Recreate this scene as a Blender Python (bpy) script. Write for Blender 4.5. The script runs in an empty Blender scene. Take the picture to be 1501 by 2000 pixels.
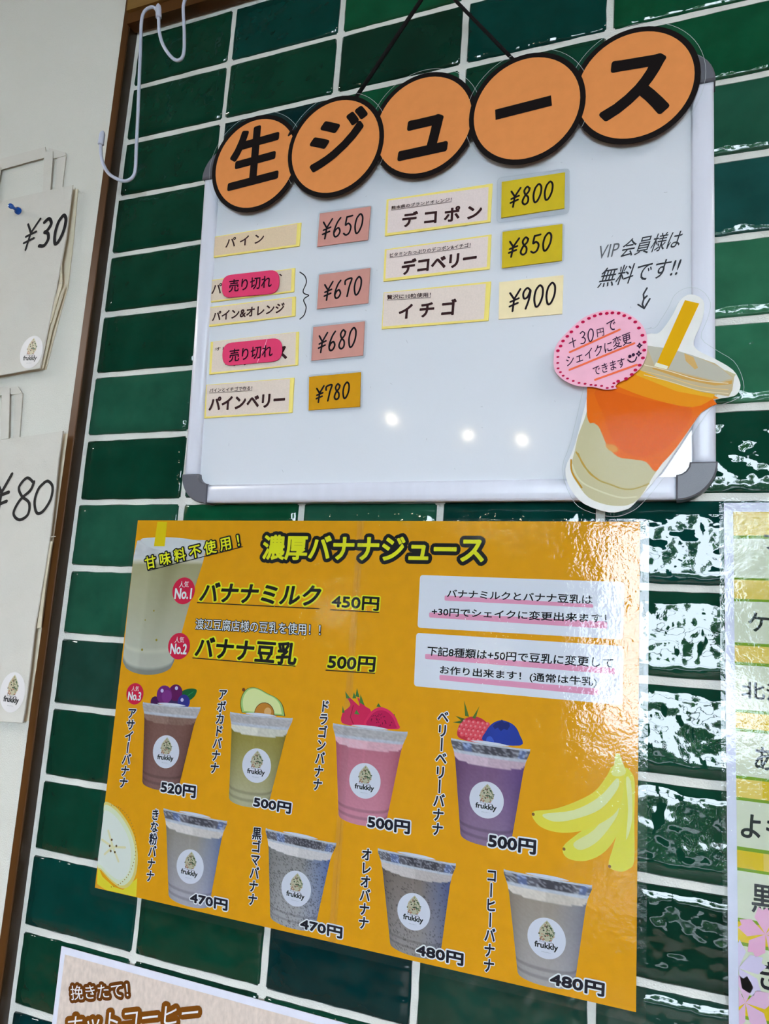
import bpy, bmesh, math, random
import numpy as np
from mathutils import Matrix, Vector
random.seed(7)
SC = bpy.context.scene
COL = SC.collection

# ------------------------------------------------------------------ camera
# solved from the tile grid: 0.0703 m rows, 0.135 m columns, wall plane y = 0
F = 1488.275                                   # focal length in pixels of the 1501 x 2000 frame
ROT = np.array([[0.9284920, -0.0628471, 0.3659957],
                [-0.0018865, 0.9847642, 0.1738850],
                [-0.3713476, -0.1621413, 0.9142271]])      # rows: right, down, forward in (x, -z, y)
CAM = np.array([0.60551, -0.62138, 2.35 - 0.75404])
def axis(r): return np.array([r[0], r[2], -r[1]])
RIGHT, DOWN, FWD = axis(ROT[0]), axis(ROT[1]), axis(ROT[2])
cd = bpy.data.cameras.new('camera'); cam = bpy.data.objects.new('camera', cd); COL.objects.link(cam)
cd.sensor_fit = 'HORIZONTAL'; cd.sensor_width = 36; cd.lens = F / 1501 * 36; cd.clip_start = 0.01
cam.matrix_world = Matrix(((RIGHT[0], -DOWN[0], -FWD[0], CAM[0]), (RIGHT[1], -DOWN[1], -FWD[1], CAM[1]),
                           (RIGHT[2], -DOWN[2], -FWD[2], CAM[2]), (0, 0, 0, 1)))
SC.camera = cam
# ------------------------------------------------------------------ world, lights, exposure
w = bpy.data.worlds.new('world'); SC.world = w; w.use_nodes = True
bg = w.node_tree.nodes['Background']; bg.inputs[0].default_value = (0.74, 0.87, 1.0, 1); bg.inputs[1].default_value = 20.0
SC.view_settings.view_transform = 'Standard'; SC.view_settings.look = 'None'
SC.view_settings.exposure = 0.45; SC.view_settings.gamma = 1.0; SC.view_settings.use_curve_mapping = False
SC.cycles.use_denoising = True
SC.cycles.max_bounces = 6; SC.cycles.transparent_max_bounces = 12
SC.cycles.caustics_reflective = False; SC.cycles.caustics_refractive = False
def area(name, loc, rot, sx, sy, power, color, portal=False):
    l = bpy.data.lights.new(name, 'AREA'); l.shape = 'RECTANGLE'; l.size = sx; l.size_y = sy; l.energy = power; l.color = color
    l.cycles.is_portal = portal
    o = bpy.data.objects.new(name, l); o.location = loc; o.rotation_euler = rot; COL.objects.link(o); return o
WIN = (0.10, 1.95, 0.30, 2.42)                 # window opening behind the camera: x0, x1, z0, z1
YB = -3.6
area('window_portal', ((WIN[0]+WIN[1])/2, YB - 0.02, (WIN[2]+WIN[3])/2), (-math.pi/2, 0, 0), WIN[1]-WIN[0], WIN[3]-WIN[2], 1, (1, 1, 1), True)
area('ceiling_lamp_light_right', (2.0, -1.15, 2.73), (0, 0, 0), 0.15, 1.2, 23, (1.0, 0.96, 0.93))
area('ceiling_lamp_light_left', (-1.98, -0.9, 2.73), (0, 0, 0), 0.15, 1.0, 42, (1.0, 0.96, 0.91))

# ------------------------------------------------------------------ helpers
def lin(c):
    c = c / 255
    return c / 12.92 if c <= 0.04045 else ((c + 0.055) / 1.055) ** 2.4
GAIN = 1.15
def C(r, g, b): return (min(.92, lin(r)*GAIN), min(.92, lin(g)*GAIN), min(.92, lin(b)*GAIN), 1)

class Plane:
    """A flat thing's own plane: 2-D metric coordinates (u, v), offset o towards the room."""
    def __init__(s, O, U=(1, 0, 0), V=(0, 0, 1)):
        s.O = np.array(O, float); s.U = np.array(U, float); s.U /= np.linalg.norm(s.U)
        s.V = np.array(V, float); s.V /= np.linalg.norm(s.V); s.N = np.cross(s.U, s.V)
    def at(s, px, py):                          # measured pixel -> metric point of this plane
        d = RIGHT*(px-750.5)/F + DOWN*(py-1000)/F + FWD
        q = CAM + d*(np.dot(s.O-CAM, s.N)/np.dot(d, s.N)) - s.O
        return np.array([np.dot(q, s.U), np.dot(q, s.V)])
    def ats(s, pts): return [s.at(*p) for p in pts]
    def to3(s, p, o=0.0): return s.O + s.U*p[0] + s.V*p[1] + s.N*o
    def raised(s, o): return Plane(s.O + s.N*o, s.U, s.V)

def wloc(o):
    v = np.zeros(3)
    while o is not None: v = v + np.array(o.location); o = o.parent
    return v
def tag(o, label=None, cat=None, group=None, kind=None):
    if label: o['label'] = label
    if cat: o['category'] = cat
    if group: o['group'] = group
    if kind: o['kind'] = kind
    return o
def mk(name, V, Fs, m, parent=None, cols=None, smooth=False, loc=None):
    me = bpy.data.meshes.new(name)
    base = wloc(parent) + (np.array(loc) if loc is not None else 0)
    me.from_pydata([tuple(np.array(v) - base) for v in V], [], [tuple(f) for f in Fs])
    if cols is not None:
        a = me.color_attributes.new('Col', 'FLOAT_COLOR', 'POINT')
        if isinstance(cols, tuple): cols = [cols]*len(V)
        a.data.foreach_set('color', np.array(cols, dtype=np.float32).ravel())
    me.materials.append(m)
    if smooth: me.polygons.foreach_set('use_smooth', [True]*len(me.polygons))
    me.update()
    o = bpy.data.objects.new(name, me); COL.objects.link(o); o.parent = parent
    if loc is not None: o.location = loc
    return o
def empty(name, loc): 
    o = bpy.data.objects.new(name, None); o.location = [float(x) for x in loc]; COL.objects.link(o); return o
def ccw(P):
    a = sum(P[i-1][0]*P[i][1]-P[i][0]*P[i-1][1] for i in range(len(P)))
    return list(P) if a > 0 else list(P)[::-1]
def sheet(name, pl, P, o, m, parent=None, col=None):
    P = ccw(P)
    return mk(name, [pl.to3(p, o) for p in P], [range(len(P))], m, parent, col)
def slab(name, pl, P, o0, o1, m, parent=None, col=None, loc=None, bev=0.0):
    P = ccw(P); n = len(P)
    V = [pl.to3(p, o0) for p in P] + [pl.to3(p, o1-bev) for p in P]
    Fs = [[i, (i+1) % n, n+(i+1) % n, n+i] for i in range(n)]
    if bev:
        c = np.mean(P, axis=0); Q = inset(P, bev)
        V += [pl.to3(p, o1) for p in Q]
        Fs += [[n+i, n+(i+1) % n, 2*n+(i+1) % n, 2*n+i] for i in range(n)] + [range(2*n, 3*n), list(range(n))[::-1]]
    else: Fs += [range(n, 2*n), list(range(n))[::-1]]
    return mk(name, V, Fs, m, parent, col, loc=loc)
def inset(P, d):
    n = len(P); out = []
    for i in range(n):
        a, b, c = np.array(P[i-1]), np.array(P[i]), np.array(P[(i+1) % n])
        e1 = (b-a)/(np.linalg.norm(b-a)+1e-12); e2 = (c-b)/(np.linalg.norm(c-b)+1e-12)
        n1 = np.array([-e1[1], e1[0]]); n2 = np.array([-e2[1], e2[0]]); k = n1+n2; l = np.dot(k, k)
        out.append(b + k*(2*d/l if l > .3 else d))
    return out
def rrect(P, r, k=4):
    """round the corners of a polygon"""
    P = ccw(P); n = len(P); out = []
    for i in range(n):
        a, b, c = np.array(P[i-1]), np.array(P[i]), np.array(P[(i+1) % n])
        d1 = (a-b)/np.linalg.norm(a-b); d2 = (c-b)/np.linalg.norm(c-b)
        for j in range(k+1):
            t = j/k; p0 = b+d1*r; p1 = b+d2*r
            out.append((1-t)**2*p0 + 2*t*(1-t)*b + t*t*p1)
    return out
def smoothc(P, k=5, closed=True):
    P = [np.array(p, float) for p in P]; n = len(P); out = []
    for i in range(n if closed else n-1):
        if closed: a, b, c, d = P[i-1], P[i], P[(i+1) % n], P[(i+2) % n]
        else: a, b, c, d = P[max(i-1, 0)], P[i], P[i+1], P[min(i+2, n-1)]
        for j in range(k):
            t = j/k
            out.append(.5*((2*b)+(c-a)*t+(2*a-5*b+4*c-d)*t*t+(3*b-a-3*c+d)*t**3))
    if not closed: out.append(P[-1])
    return out
def circ(c, rx, ry=None, n=40, rot=0.0):
    ry = ry or rx; cr, sr = math.cos(rot), math.sin(rot)
    return [np.array([c[0]+rx*math.cos(a)*cr-ry*math.sin(a)*sr, c[1]+rx*math.cos(a)*sr+ry*math.sin(a)*cr]) for a in [2*math.pi*i/n for i in range(n)]]
def RJ(): return random.random()*7e-5     # overlapping strokes of one ink never share a plane
class Ink:
    """collects flat coloured shapes of one print into one mesh"""
    def __init__(s, pl): s.pl, s.V, s.F, s.C = pl, [], [], []
    def poly(s, P, o, col):
        P = ccw(P); b = len(s.V); s.V += [s.pl.to3(p, o) for p in P]; s.F.append(list(range(b, b+len(P)))); s.C += [col]*len(P)
    def mesh2(s, P, Fs, o, col):
        b = len(s.V); s.V += [s.pl.to3(p, o) for p in P]; s.F += [[b+i for i in f] for f in Fs]; s.C += [col]*len(P)
    def line(s, P, wd, o, col, closed=False):
        P = [np.array(p) for p in P]; n = len(P)
        for i in range(n if closed else n-1):
            a, b = P[i], P[(i+1) % n]; d = b-a; L = np.linalg.norm(d)
            if L < 1e-7: continue
            t = np.array([-d[1], d[0]])/L*wd/2
            s.poly([a+t, a-t, b-t, b+t], o+RJ(), col)
            s.poly(circ(a, wd/2, n=8), o+RJ(), col)
        s.poly(circ(P[-1], wd/2, n=8), o+RJ(), col)
    def build(s, name, parent, m=None): return mk(name, s.V, s.F, m or M['ink'], parent, s.C)
_tc = {}
def glyphs(body, vertical=False):
    """triangles and outline edges of a line of type"""
    k = (body, vertical)
    if k not in _tc:
        c = bpy.data.curves.new('t', 'FONT'); c.body = '\n'.join(body) if vertical else body
        c.resolution_u = 3
        if vertical: c.align_x = 'CENTER'
        o = bpy.data.objects.new('t', c); me = bpy.data.meshes.new_from_object(o)
        V = [(v.co.x, v.co.y) for v in me.vertices]; Fs = [list(p.vertices) for p in me.polygons]
        cnt = {}
        for f in Fs:
            for i in range(len(f)):
                e = (min(f[i-1], f[i]), max(f[i-1], f[i])); cnt[e] = cnt.get(e, 0)+1
        _tc[k] = (V, Fs, [e for e, n in cnt.items() if n == 1])
        bpy.data.objects.remove(o); bpy.data.curves.remove(c); bpy.data.meshes.remove(me)
    return _tc[k]
def text(ink, body, BL, BR, TL, col, bold=0.02, o=0.0, outline=(), vertical=False, metric=False):
    """letters whose ink box spans the given measured corners; bold and outline are pen radii in em"""
    V, Fs, Es = glyphs(body, vertical)
    x0, x1 = min(v[0] for v in V), max(v[0] for v in V); y0, y1 = min(v[1] for v in V), max(v[1] for v in V)
    if not metric: BL, BR, TL = ink.pl.at(*BL), ink.pl.at(*BR), ink.pl.at(*TL)
    BL, BR, TL = map(np.array, (BL, BR, TL)); e1, e2 = BR-BL, TL-BL
    P = [BL + e1*(v[0]-x0)/(x1-x0) + e2*(v[1]-y0)/(y1-y0) for v in V]
    kx, ky = np.linalg.norm(e1)/(x1-x0), np.linalg.norm(e2)/(y1-y0); em = (kx*ky)**.5
    for k, (cc, bb) in enumerate(list(outline) + [(col, bold)]):
        r = bb*em; oo = o + k*0.00018
        if r > 0:
            used = set()
            for a, b in Es:
                d = P[b]-P[a]; L = np.linalg.norm(d)
                if L < 1e-7: continue
                t = np.array([-d[1], d[0]])/L*r; ink.poly([P[a]+t, P[a]-t, P[b]-t, P[b]+t], oo+RJ(), cc)
                for q_ in (a, b):
                    if q_ not in used: used.add(q_); ink.poly(circ(P[q_], r, n=6 if r < .0006 else 9), oo+RJ(), cc)
        Fs2 = []
        for f in Fs:
            a = sum(P[f[i-1]][0]*P[f[i]][1]-P[f[i]][0]*P[f[i-1]][1] for i in range(len(f)))
            Fs2.append(f if a > 0 else f[::-1])
        ink.mesh2(P, Fs2, oo+8.5e-5, cc)
HAND = {
 '0': [[(.5, 1), (.2, .8), (.1, .4), (.3, .02), (.6, .05), (.88, .4), (.88, .8), (.62, 1), (.42, .97)]],
 '3': [[(.15, .9), (.5, 1), (.82, .8), (.6, .57), (.38, .52), (.7, .45), (.85, .22), (.6, .02), (.15, .05)]],
 '5': [[(.25, .98), (.2, .55), (.5, .62), (.85, .42), (.75, .1), (.4, 0), (.1, .1)], [(.25, .97), (.9, 1.0)]],
 '6': [[(.75, 1), (.4, .75), (.14, .3), (.3, .03), (.65, .04), (.86, .25), (.65, .46), (.35, .4), (.18, .24)]],
 '7': [[(.12, .72), (.15, .95), (.9, 1), (.7, .6), (.5, 0)]],
 '8': [[(.82, .85), (.5, 1), (.22, .8), (.4, .57), (.75, .38), (.78, .1), (.45, 0), (.16, .18), (.35, .48), (.72, .68), (.82, .88)]],
 '9': [[(.85, .85), (.5, 1), (.15, .8), (.25, .52), (.6, .55), (.86, .85), (.75, .4), (.5, 0)]],
 'Y': [[(-.02, .92), (.45, .58)], [(1.0, 1.02), (.45, .58), (.38, 0)], [(.08, .48), (.92, .58)], [(.04, .26), (.86, .36)]],
 '+': [[(.5, .9), (.5, .1)], [(.1, .5), (.9, .5)]]}
def hand(ink, s, BL, BR, TL, wd, col, o=0.0, adv=1.2):
    BL, BR, TL = ink.pl.at(*BL), ink.pl.at(*BR), ink.pl.at(*TL); e1, e2 = BR-BL, TL-BL; W = adv*(len(s)-1)+1
    for i, ch in enumerate(s):
        for st in HAND[ch]:
            P = smoothc(st, 5, False) if ch != 'Y' else st
            ink.line([BL + e1*(i*adv+p[0])/W + e2*p[1] for p in P], wd, o, col)
def tube(name, pts, r, m, parent=None, n=10, smooth=True, loc=None, taper=None):
    P = [np.array(p, float) for p in pts]; V, Fs = [], []; up = np.array([0.13, 0.9, 0.31])
    for i, p in enumerate(P):
        t = P[min(i+1, len(P)-1)] - P[max(i-1, 0)]; t /= np.linalg.norm(t)
        a = np.cross(t, up); a /= np.linalg.norm(a); b = np.cross(t, a); rr = r if taper is None else taper[i]
        V += [p + rr*(a*math.cos(2*math.pi*k/n)+b*math.sin(2*math.pi*k/n)) for k in range(n)]
    for i in range(len(P)-1):
        for k in range(n): Fs.append([i*n+k, i*n+(k+1) % n, (i+1)*n+(k+1) % n, (i+1)*n+k])
    Fs += [list(range(n))[::-1], list(range((len(P)-1)*n, len(P)*n))]
    return mk(name, V, Fs, m, parent, smooth=smooth, loc=loc)
def box(name, a, b, m, parent=None, loc=None):
    x0, y0, z0 = a; x1, y1, z1 = b
    V = [(x, y, z) for z in (z0, z1) for y in (y0, y1) for x in (x0, x1)]
    return mk(name, V, [(0, 2, 3, 1), (4, 5, 7, 6), (0, 1, 5, 4), (2, 6, 7, 3), (0, 4, 6, 2), (1, 3, 7, 5)], m, parent, loc=loc)

# ------------------------------------------------------------------ materials
M = {}
def mat(name, col, rough=.5, spec=.5, bump=None, var=None, coat=0, attr=False, metal=0, aniso=None):
    m = bpy.data.materials.new(name); m.use_nodes = True; nt = m.node_tree; N = nt.nodes; L = nt.links
    b = N['Principled BSDF']; b.inputs['Roughness'].default_value = rough; b.inputs['Specular IOR Level'].default_value = spec
    b.inputs['Coat Weight'].default_value = coat; b.inputs['Coat Roughness'].default_value = .05; b.inputs['Metallic'].default_value = metal
    tc = N.new('ShaderNodeTexCoord'); src = None
    if attr:
        a = N.new('ShaderNodeAttribute'); a.attribute_name = 'Col'; src = a.outputs['Color']
    if var:                                     # (scale, amount, stretch)
        nz = N.new('ShaderNodeTexNoise'); nz.inputs['Scale'].default_value = var[0]; nz.inputs['Detail'].default_value = 5
        mp = N.new('ShaderNodeMapping'); mp.inputs['Scale'].default_value = var[2] if len(var) > 2 else (1, 1, 1)
        L.new(tc.outputs['Object'], mp.inputs[0]); L.new(mp.outputs[0], nz.inputs['Vector'])
        rg = N.new('ShaderNodeMapRange'); rg.inputs[1].default_value = .3; rg.inputs[2].default_value = .7
        rg.inputs[3].default_value = 1-var[1]; rg.inputs[4].default_value = 1+var[1]*.6
        L.new(nz.outputs['Fac'], rg.inputs[0])
        mx = N.new('ShaderNodeVectorMath'); mx.operation = 'MULTIPLY'
        if src: L.new(src, mx.inputs[0])
        else: mx.inputs[0].default_value = col[:3]
        L.new(rg.outputs[0], mx.inputs[1]); L.new(mx.outputs[0], b.inputs['Base Color'])
    elif src: L.new(src, b.inputs['Base Color'])
    else: b.inputs['Base Color'].default_value = col
    if bump:                                    # list of (scale, distance)
        prev = None
        for sc, dist in bump:
            nz = N.new('ShaderNodeTexNoise'); nz.inputs['Scale'].default_value = sc; nz.inputs['Detail'].default_value = 1.5
            L.new(tc.outputs['Object'], nz.inputs['Vector'])
            bp = N.new('ShaderNodeBump'); bp.inputs['Strength'].default_value = 1; bp.inputs['Distance'].default_value = dist
            L.new(nz.outputs['Fac'], bp.inputs['Height'])
            if prev: L.new(prev, bp.inputs['Normal'])
            prev = bp.outputs[0]
        L.new(prev, b.inputs['Normal']); 
        if coat: L.new(prev, b.inputs['Coat Normal'])
    M[name] = m; return m
def film(name, bump, tint=.006, rough=.02, ior=1.5):
    m = bpy.data.materials.new(name); m.use_nodes = True; nt = m.node_tree; N = nt.nodes; L = nt.links
    N.remove(N['Principled BSDF']); out = N['Material Output']; tc = N.new('ShaderNodeTexCoord'); prev = None
    for sc, dist in bump:
        nz = N.new('ShaderNodeTexNoise'); nz.inputs['Scale'].default_value = sc; nz.inputs['Detail'].default_value = 2
        L.new(tc.outputs['Object'], nz.inputs['Vector'])
        bp = N.new('ShaderNodeBump'); bp.inputs['Strength'].default_value = 1; bp.inputs['Distance'].default_value = dist
        L.new(nz.outputs['Fac'], bp.inputs['Height'])
        if prev: L.new(prev, bp.inputs['Normal'])
        prev = bp.outputs[0]
    fr = N.new('ShaderNodeFresnel'); fr.inputs['IOR'].default_value = ior
    tr = N.new('ShaderNodeBsdfTransparent'); df = N.new('ShaderNodeBsdfDiffuse'); df.inputs[0].default_value = (.8, .82, .85, 1)
    gl = N.new('ShaderNodeBsdfAnisotropic'); gl.inputs['Roughness'].default_value = rough
    a = N.new('ShaderNodeMixShader'); a.inputs[0].default_value = tint; L.new(tr.outputs[0], a.inputs[1]); L.new(df.outputs[0], a.inputs[2])
    b = N.new('ShaderNodeMixShader'); L.new(fr.outputs[0], b.inputs[0]); L.new(a.outputs[0], b.inputs[1]); L.new(gl.outputs[0], b.inputs[2])
    if prev: L.new(prev, fr.inputs['Normal']); L.new(prev, gl.inputs['Normal'])
    L.new(b.outputs[0], out.inputs[0]); M[name] = m; return m
def emit(name, col, s):
    m = bpy.data.materials.new(name); m.use_nodes = True; N = m.node_tree.nodes; b = N['Principled BSDF']
    b.inputs['Emission Color'].default_value = col; b.inputs['Emission Strength'].default_value = s; M[name] = m; return m

mat('plaster', C(203, 201, 193), .9, .2, bump=[(900, .0004), (60, .0006)], var=(2, .03))
mat('grout', C(208, 206, 200), .9, .2, bump=[(700, .0005)], var=(40, .05))
TILEC = {'A': (10, 54, 40), 'B': (10, 45, 34), 'C': (4, 52, 47), 'D': (12, 72, 46), 'E': (3, 40, 42), 'F': (30, 78, 60), 'G': (26, 58, 49), 'H': (22, 68, 64), 'I': (42, 98, 72)}
for k, c in TILEC.items():
    mat('tile_glaze_'+k, C(*c), .03, .5, bump=[(48, .0021), (130, .00016)], var=(30, .22))
mat('wood_trim', C(80, 48, 18), .35, .5, bump=[(900, .00006)], var=(60, .35, (1, 1, .06)))
mat('wood_trim_side_shade', C(44, 27, 9), .4, .5, bump=[(900, .00006)], var=(60, .35, (1, 1, .06)))  # same trim wood, with the side face's shade put into the colour
mat('wood_light', C(128, 96, 50), .4, .4, var=(60, .25, (.06, 1, 1)))
mat('ink', C(0, 0, 0), .6, .08, attr=True)
mat('paper', C(0, 0, 0), .65, .1, attr=True, var=(90, .04))
mat('speckle_paper', C(0, 0, 0), .7, .25, attr=True, var=(700, .05))
mat('linen_print', C(0, 0, 0), .7, .25, attr=True, var=(260, .14, (1, 1, .5)))
mat('board_white', C(206, 209, 216), .07, .5, bump=[(9, .0004)], var=(6, .015))
mat('aluminium', C(205, 206, 218), .32, .5, var=(80, .04, (1, 1, .1)))
mat('corner_plastic', C(92, 92, 100), .38, .5, bump=[(1500, .0001)])
mat('cord_black', C(16, 12, 14), .8, .2, bump=[(1200, .0006)])
mat('wire_white', C(188, 193, 212), .3, .5, var=(30, .03))
mat('kraft_white', C(198, 194, 186), .85, .2, bump=[(22, .009), (500, .0003)], var=(12, .03))
mat('kraft_cream', C(206, 196, 174), .85, .2, bump=[(60, .002)], var=(12, .03))
mat('sticker_paper', C(0, 0, 0), .4, .4, attr=True)
mat('pin_blue', C(10, 80, 175), .15, .6); M['pin_blue'].node_tree.nodes['Principled BSDF'].inputs['Transmission Weight'].default_value = .2
mat('steel', C(170, 170, 172), .25, .5, metal=1)
mat('room_paint', C(66, 58, 50), .9, .2, var=(2, .05))
mat('room_ceiling', C(100, 92, 84), .9, .2, var=(2, .04))
mat('floor_wood', C(110, 80, 55), .5, .4, var=(6, .2, (1, .1, 1)))
mat('hedge_leaf', C(60, 96, 40), .7, .3, var=(12, .5))
mat('asphalt', C(150, 150, 148), .9, .2, var=(5, .1))
mat('window_frame_paint', C(60, 50, 42), .5, .4, var=(9, .1))
film('laminate', [(420, .00009), (45, .0004)], .008)
film('laminate_small', [(600, .00004), (40, .0003)], .006, .02, 1.3)
film('laminate_calm', [(800, .00004), (30, .0003)], .008, .02, 1.2)
film('tape_clear', [(400, .0002)], .02)
film('window_glass', [], .0)
emit('lamp_glow', (1, .86, .62, 1), 60); emit('panel_glow', (1, .93, .84, 1), 6)

# ------------------------------------------------------------------ setting
WALL = Plane((0, 0, 0))
def struct(o): o['kind'] = 'structure'; return o
wall = struct(box('wall_back', (-2.2, 0, 0), (3.0, .12, 2.8), M['grout']))
struct(box('floor', (-2.2, YB, -.1), (3.0, .12, 0), M['floor_wood']))
struct(box('ceiling', (-2.2, YB, 2.8), (3.0, .12, 2.9), M['room_ceiling']))
struct(box('wall_west', (-2.3, YB, 0), (-2.2, .12, 2.8), M['room_paint']))
struct(box('wall_east', (3.0, YB, 0), (3.1, .12, 2.8), M['room_paint']))
x0, x1, z0, z1 = WIN
V, Fs = [], []
for a, b in [((-2.2, YB-.12, 0), (x0, YB, 2.8)), ((x1, YB-.12, 0), (3.0, YB, 2.8)), ((x0, YB-.12, 0), (x1, YB, z0)), ((x0, YB-.12, z1), (x1, YB, 2.8))]:
    n = len(V); V += [(x, y, z) for z in (a[2], b[2]) for y in (a[1], b[1]) for x in (a[0], b[0])]
    Fs += [[n+i for i in f] for f in [(0, 2, 3, 1), (4, 5, 7, 6), (0, 1, 5, 4), (2, 6, 7, 3), (0, 4, 6, 2), (1, 3, 7, 5)]]
struct(mk('wall_front', V, Fs, M['room_paint']))
wn = empty('window_1', ((x0+x1)/2, YB-.06, z0)); struct(wn)
for a, b in [((x0, z0), (x0+.05, z1)), ((x1-.05, z0), (x1, z1)), ((x0, z0), (x1, z0+.05)), ((x0, z1-.05), (x1, z1)), (((x0+x1)/2-.025, z0), ((x0+x1)/2+.025, z1)), ((x0, 1.55), (x1, 1.58))]:
    box('frame_bar', (a[0], YB-.09, a[1]), (b[0], YB-.03, b[1]), M['window_frame_paint'], wn)
mk('pane', [(x0, YB-.06, z0), (x1, YB-.06, z0), (x1, YB-.06, z1), (x0, YB-.06, z1)], [(3, 2, 1, 0)], M['window_glass'], wn)
# outside the window: paving and a hedge that the glazed tiles mirror
struct(box('ground', (-8, -14, -.2), (10, YB-.12, -.1), M['asphalt']))
def leaves(cx, cy, cz, rx, ry, rz, n, size, seed):
    rs = np.random.RandomState(seed); V, Fs = [], []
    for i in range(n):
        d = rs.randn(3); d /= np.linalg.norm(d); c = np.array([cx, cy, cz]) + d*rs.rand()**.4*np.array([rx, ry, rz])
        k = len(V); e = rs.randn(3, 3)*size; V += [c+e[0], c+e[1], c+e[2]]; Fs.append((k, k+1, k+2))
    return V, Fs
V, Fs = leaves(.9, -6.4, .35, 3.6, .5, .62, 900, .12, 1)
tag(mk('hedge', V, Fs, M['hedge_leaf']), 'loose green hedge growing outside the shop window', 'hedge', kind='stuff')
for x, y, zc, r, lb in ((-.85, -7.2, 2.2, .8, 'slender leafy tree outside the window, on its left half'), (1.55, -7.0, 2.0, .85, 'broader leafy tree outside the window, on its right half')):
    t_ = tag(empty('tree', (x, y, -.1)), lb, 'tree', 'trees outside the window')
    tube('trunk', [(x, y, -.12), (x+.03, y, .8), (x, y, zc)], .05, M['wood_trim'], t_, 8)
    V, Fs = leaves(x, y, zc, r, r, r*.95, 330, .13, int(zc*10)); tag(mk('foliage', V, Fs, M['hedge_leaf'], t_), kind='stuff')

# tiles: stack bond, every tile its own uneven slab
ROWH, COLW, GR = .0703, .13497, .0063
HUE = {(1,0):'A',(1,1):'C',(1,2):'D',(1,3):'D',(2,0):'A',(2,1):'A',(2,2):'B',(2,3):'C',(2,4):'D',(3,0):'A',(3,1):'E',(3,2):'D',(3,3):'A',(3,4):'D',
       (4,0):'A',(4,4):'F',(5,0):'A',(5,4):'H',(6,0):'A',(6,4):'I',(7,0):'F',(7,4):'I',(8,0):'A',(8,4):'A',(9,0):'F',(9,1):'D',(9,2):'F',(9,3):'C',(9,4):'C',
       (10,0):'F',(10,4):'A',(11,0):'G',(11,4):'A',(12,0):'A',(12,4):'A',(13,0):'A',(13,4):'B',(14,0):'C',(14,1):'A',(14,2):'E',(14,3):'G',(14,4):'G',
       (15,0):'A',(16,0):'E',(15,1):'B'}
def tile(row, c):
    rs = np.random.RandomState(row*17+c*131+5)
    xa, xb = c*COLW + GR/2, (c+1)*COLW - GR/2
    if c == 0: xa = .0045
    zt, zb = 2.35-row*ROWH-GR/2, 2.35-(row+1)*ROWH+GR/2
    nx, nz = 12, 6; P = {}
    jit = lambda s: rs.uniform(-s, s)
    tl = [jit(.0006) for _ in range(4)]
    wob = [[jit(.00035) for _ in range(nx+1)] for _ in range(4)]
    def edge(u, v):
        x = xa + (xb-xa)*u; z = zb + (zt-zb)*v
        x += (tl[0]*(1-u)+tl[1]*u); z += (tl[2]*(1-u)+tl[3]*u)
        if v in (0, 1): z += wob[int(v)][int(round(u*nx))]
        if u in (0, 1): x += wob[2+int(u)][int(round(v*nz))]
        return x, z
    h = .0022 + jit(.0004); tx, tz = jit(.0005), jit(.0004)
    V, Fs, idx = [], [], {}
    us = [0, .012] + [i/nx for i in range(1, nx)] + [.988, 1]; vs = [0, .025] + [i/nz for i in range(1, nz)] + [.975, 1]
    dome = [[rs.randn()*.00022 for _ in us] for _ in vs]
    for j, v in enumerate(vs):
        for i, u in enumerate(us):
            x, z = edge(u, v) if (u in (0, 1) or v in (0, 1)) else (xa+(xb-xa)*u+(tl[0]*(1-u)+tl[1]*u), zb+(zt-zb)*v+(tl[2]*(1-u)+tl[3]*u))
            rim = i in (0, len(us)-1) or j in (0, len(vs)-1)
            if (i in (0, len(us)-1)) and (j in (0, len(vs)-1)):
                x += .0012*(1 if i == 0 else -1); z += .0012*(1 if j == 0 else -1)
            y = -(h-.0013) if rim else -(h + tx*(u-.5)*2 + tz*(v-.5)*2 + dome[j][i])
            idx[i, j] = len(V); V.append((x, y, z))
    nu, nv = len(us), len(vs)
    for j in range(nv-1):
        for i in range(nu-1): Fs.append([idx[i, j], idx[i+1, j], idx[i+1, j+1], idx[i, j+1]])
    ring = [idx[i, 0] for i in range(nu)] + [idx[nu-1, j] for j in range(1, nv)] + [idx[i, nv-1] for i in range(nu-2, -1, -1)] + [idx[0, j] for j in range(nv-2, 0, -1)]
    b = len(V); V += [(V[r][0], 0.0005, V[r][2]) for r in ring]; n = len(ring)
    for k in range(n): Fs.append([ring[(k+1) % n], ring[k], b+k, b+(k+1) % n])
    hue = HUE.get((row, c)) or rs.choice(list('AABCDEG'))
    mk('tile', V, Fs, M['tile_glaze_'+hue], wall, smooth=True)
for row in range(0, 17):
    for c in range(0, 6):
        if row == 0 and c < 2: continue
        tile(row, c)

# wooden trim, beam and the white plaster wall left of it
TD = .0135
P1 = WALL.raised(TD)
xl, xr = P1.at(17, 1700)[0], -.0032
tr = struct(slab('trim_1', WALL, [(xl, .9), (xr, .9), (xr, 2.8), (xl, 2.8)], 0, TD, M['wood_trim'], bev=.0006))
for zc in (P1.at(146, 766)[1],):
    struct(slab('trim_2', WALL, [(xr, .9), (xr+.0012, .9), (xr+.0012, 2.8), (xr, 2.8)], 0, TD-.001, M['wood_trim_side_shade']))  # thin strip over the trim's side face, shade painted as darker wood
struct(slab('trim_3', WALL, [(xr+.0012, 2.2815), (2.2, 2.2815), (2.2, 2.35), (xr+.0012, 2.35)], 0.0035, .018, M['wood_trim']))
struct(slab('trim_4', WALL, [(xr+.0012, 2.296), (2.2, 2.296), (2.2, 2.42), (xr+.0012, 2.42)], .018, .0215, M['wood_light']))
struct(slab('wall_left', WALL, [(-2.199, 0), (xl+.0004, 0), (xl+.0004, 2.799), (-2.199, 2.799)], 0, TD-.0015, M['plaster']))

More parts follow.
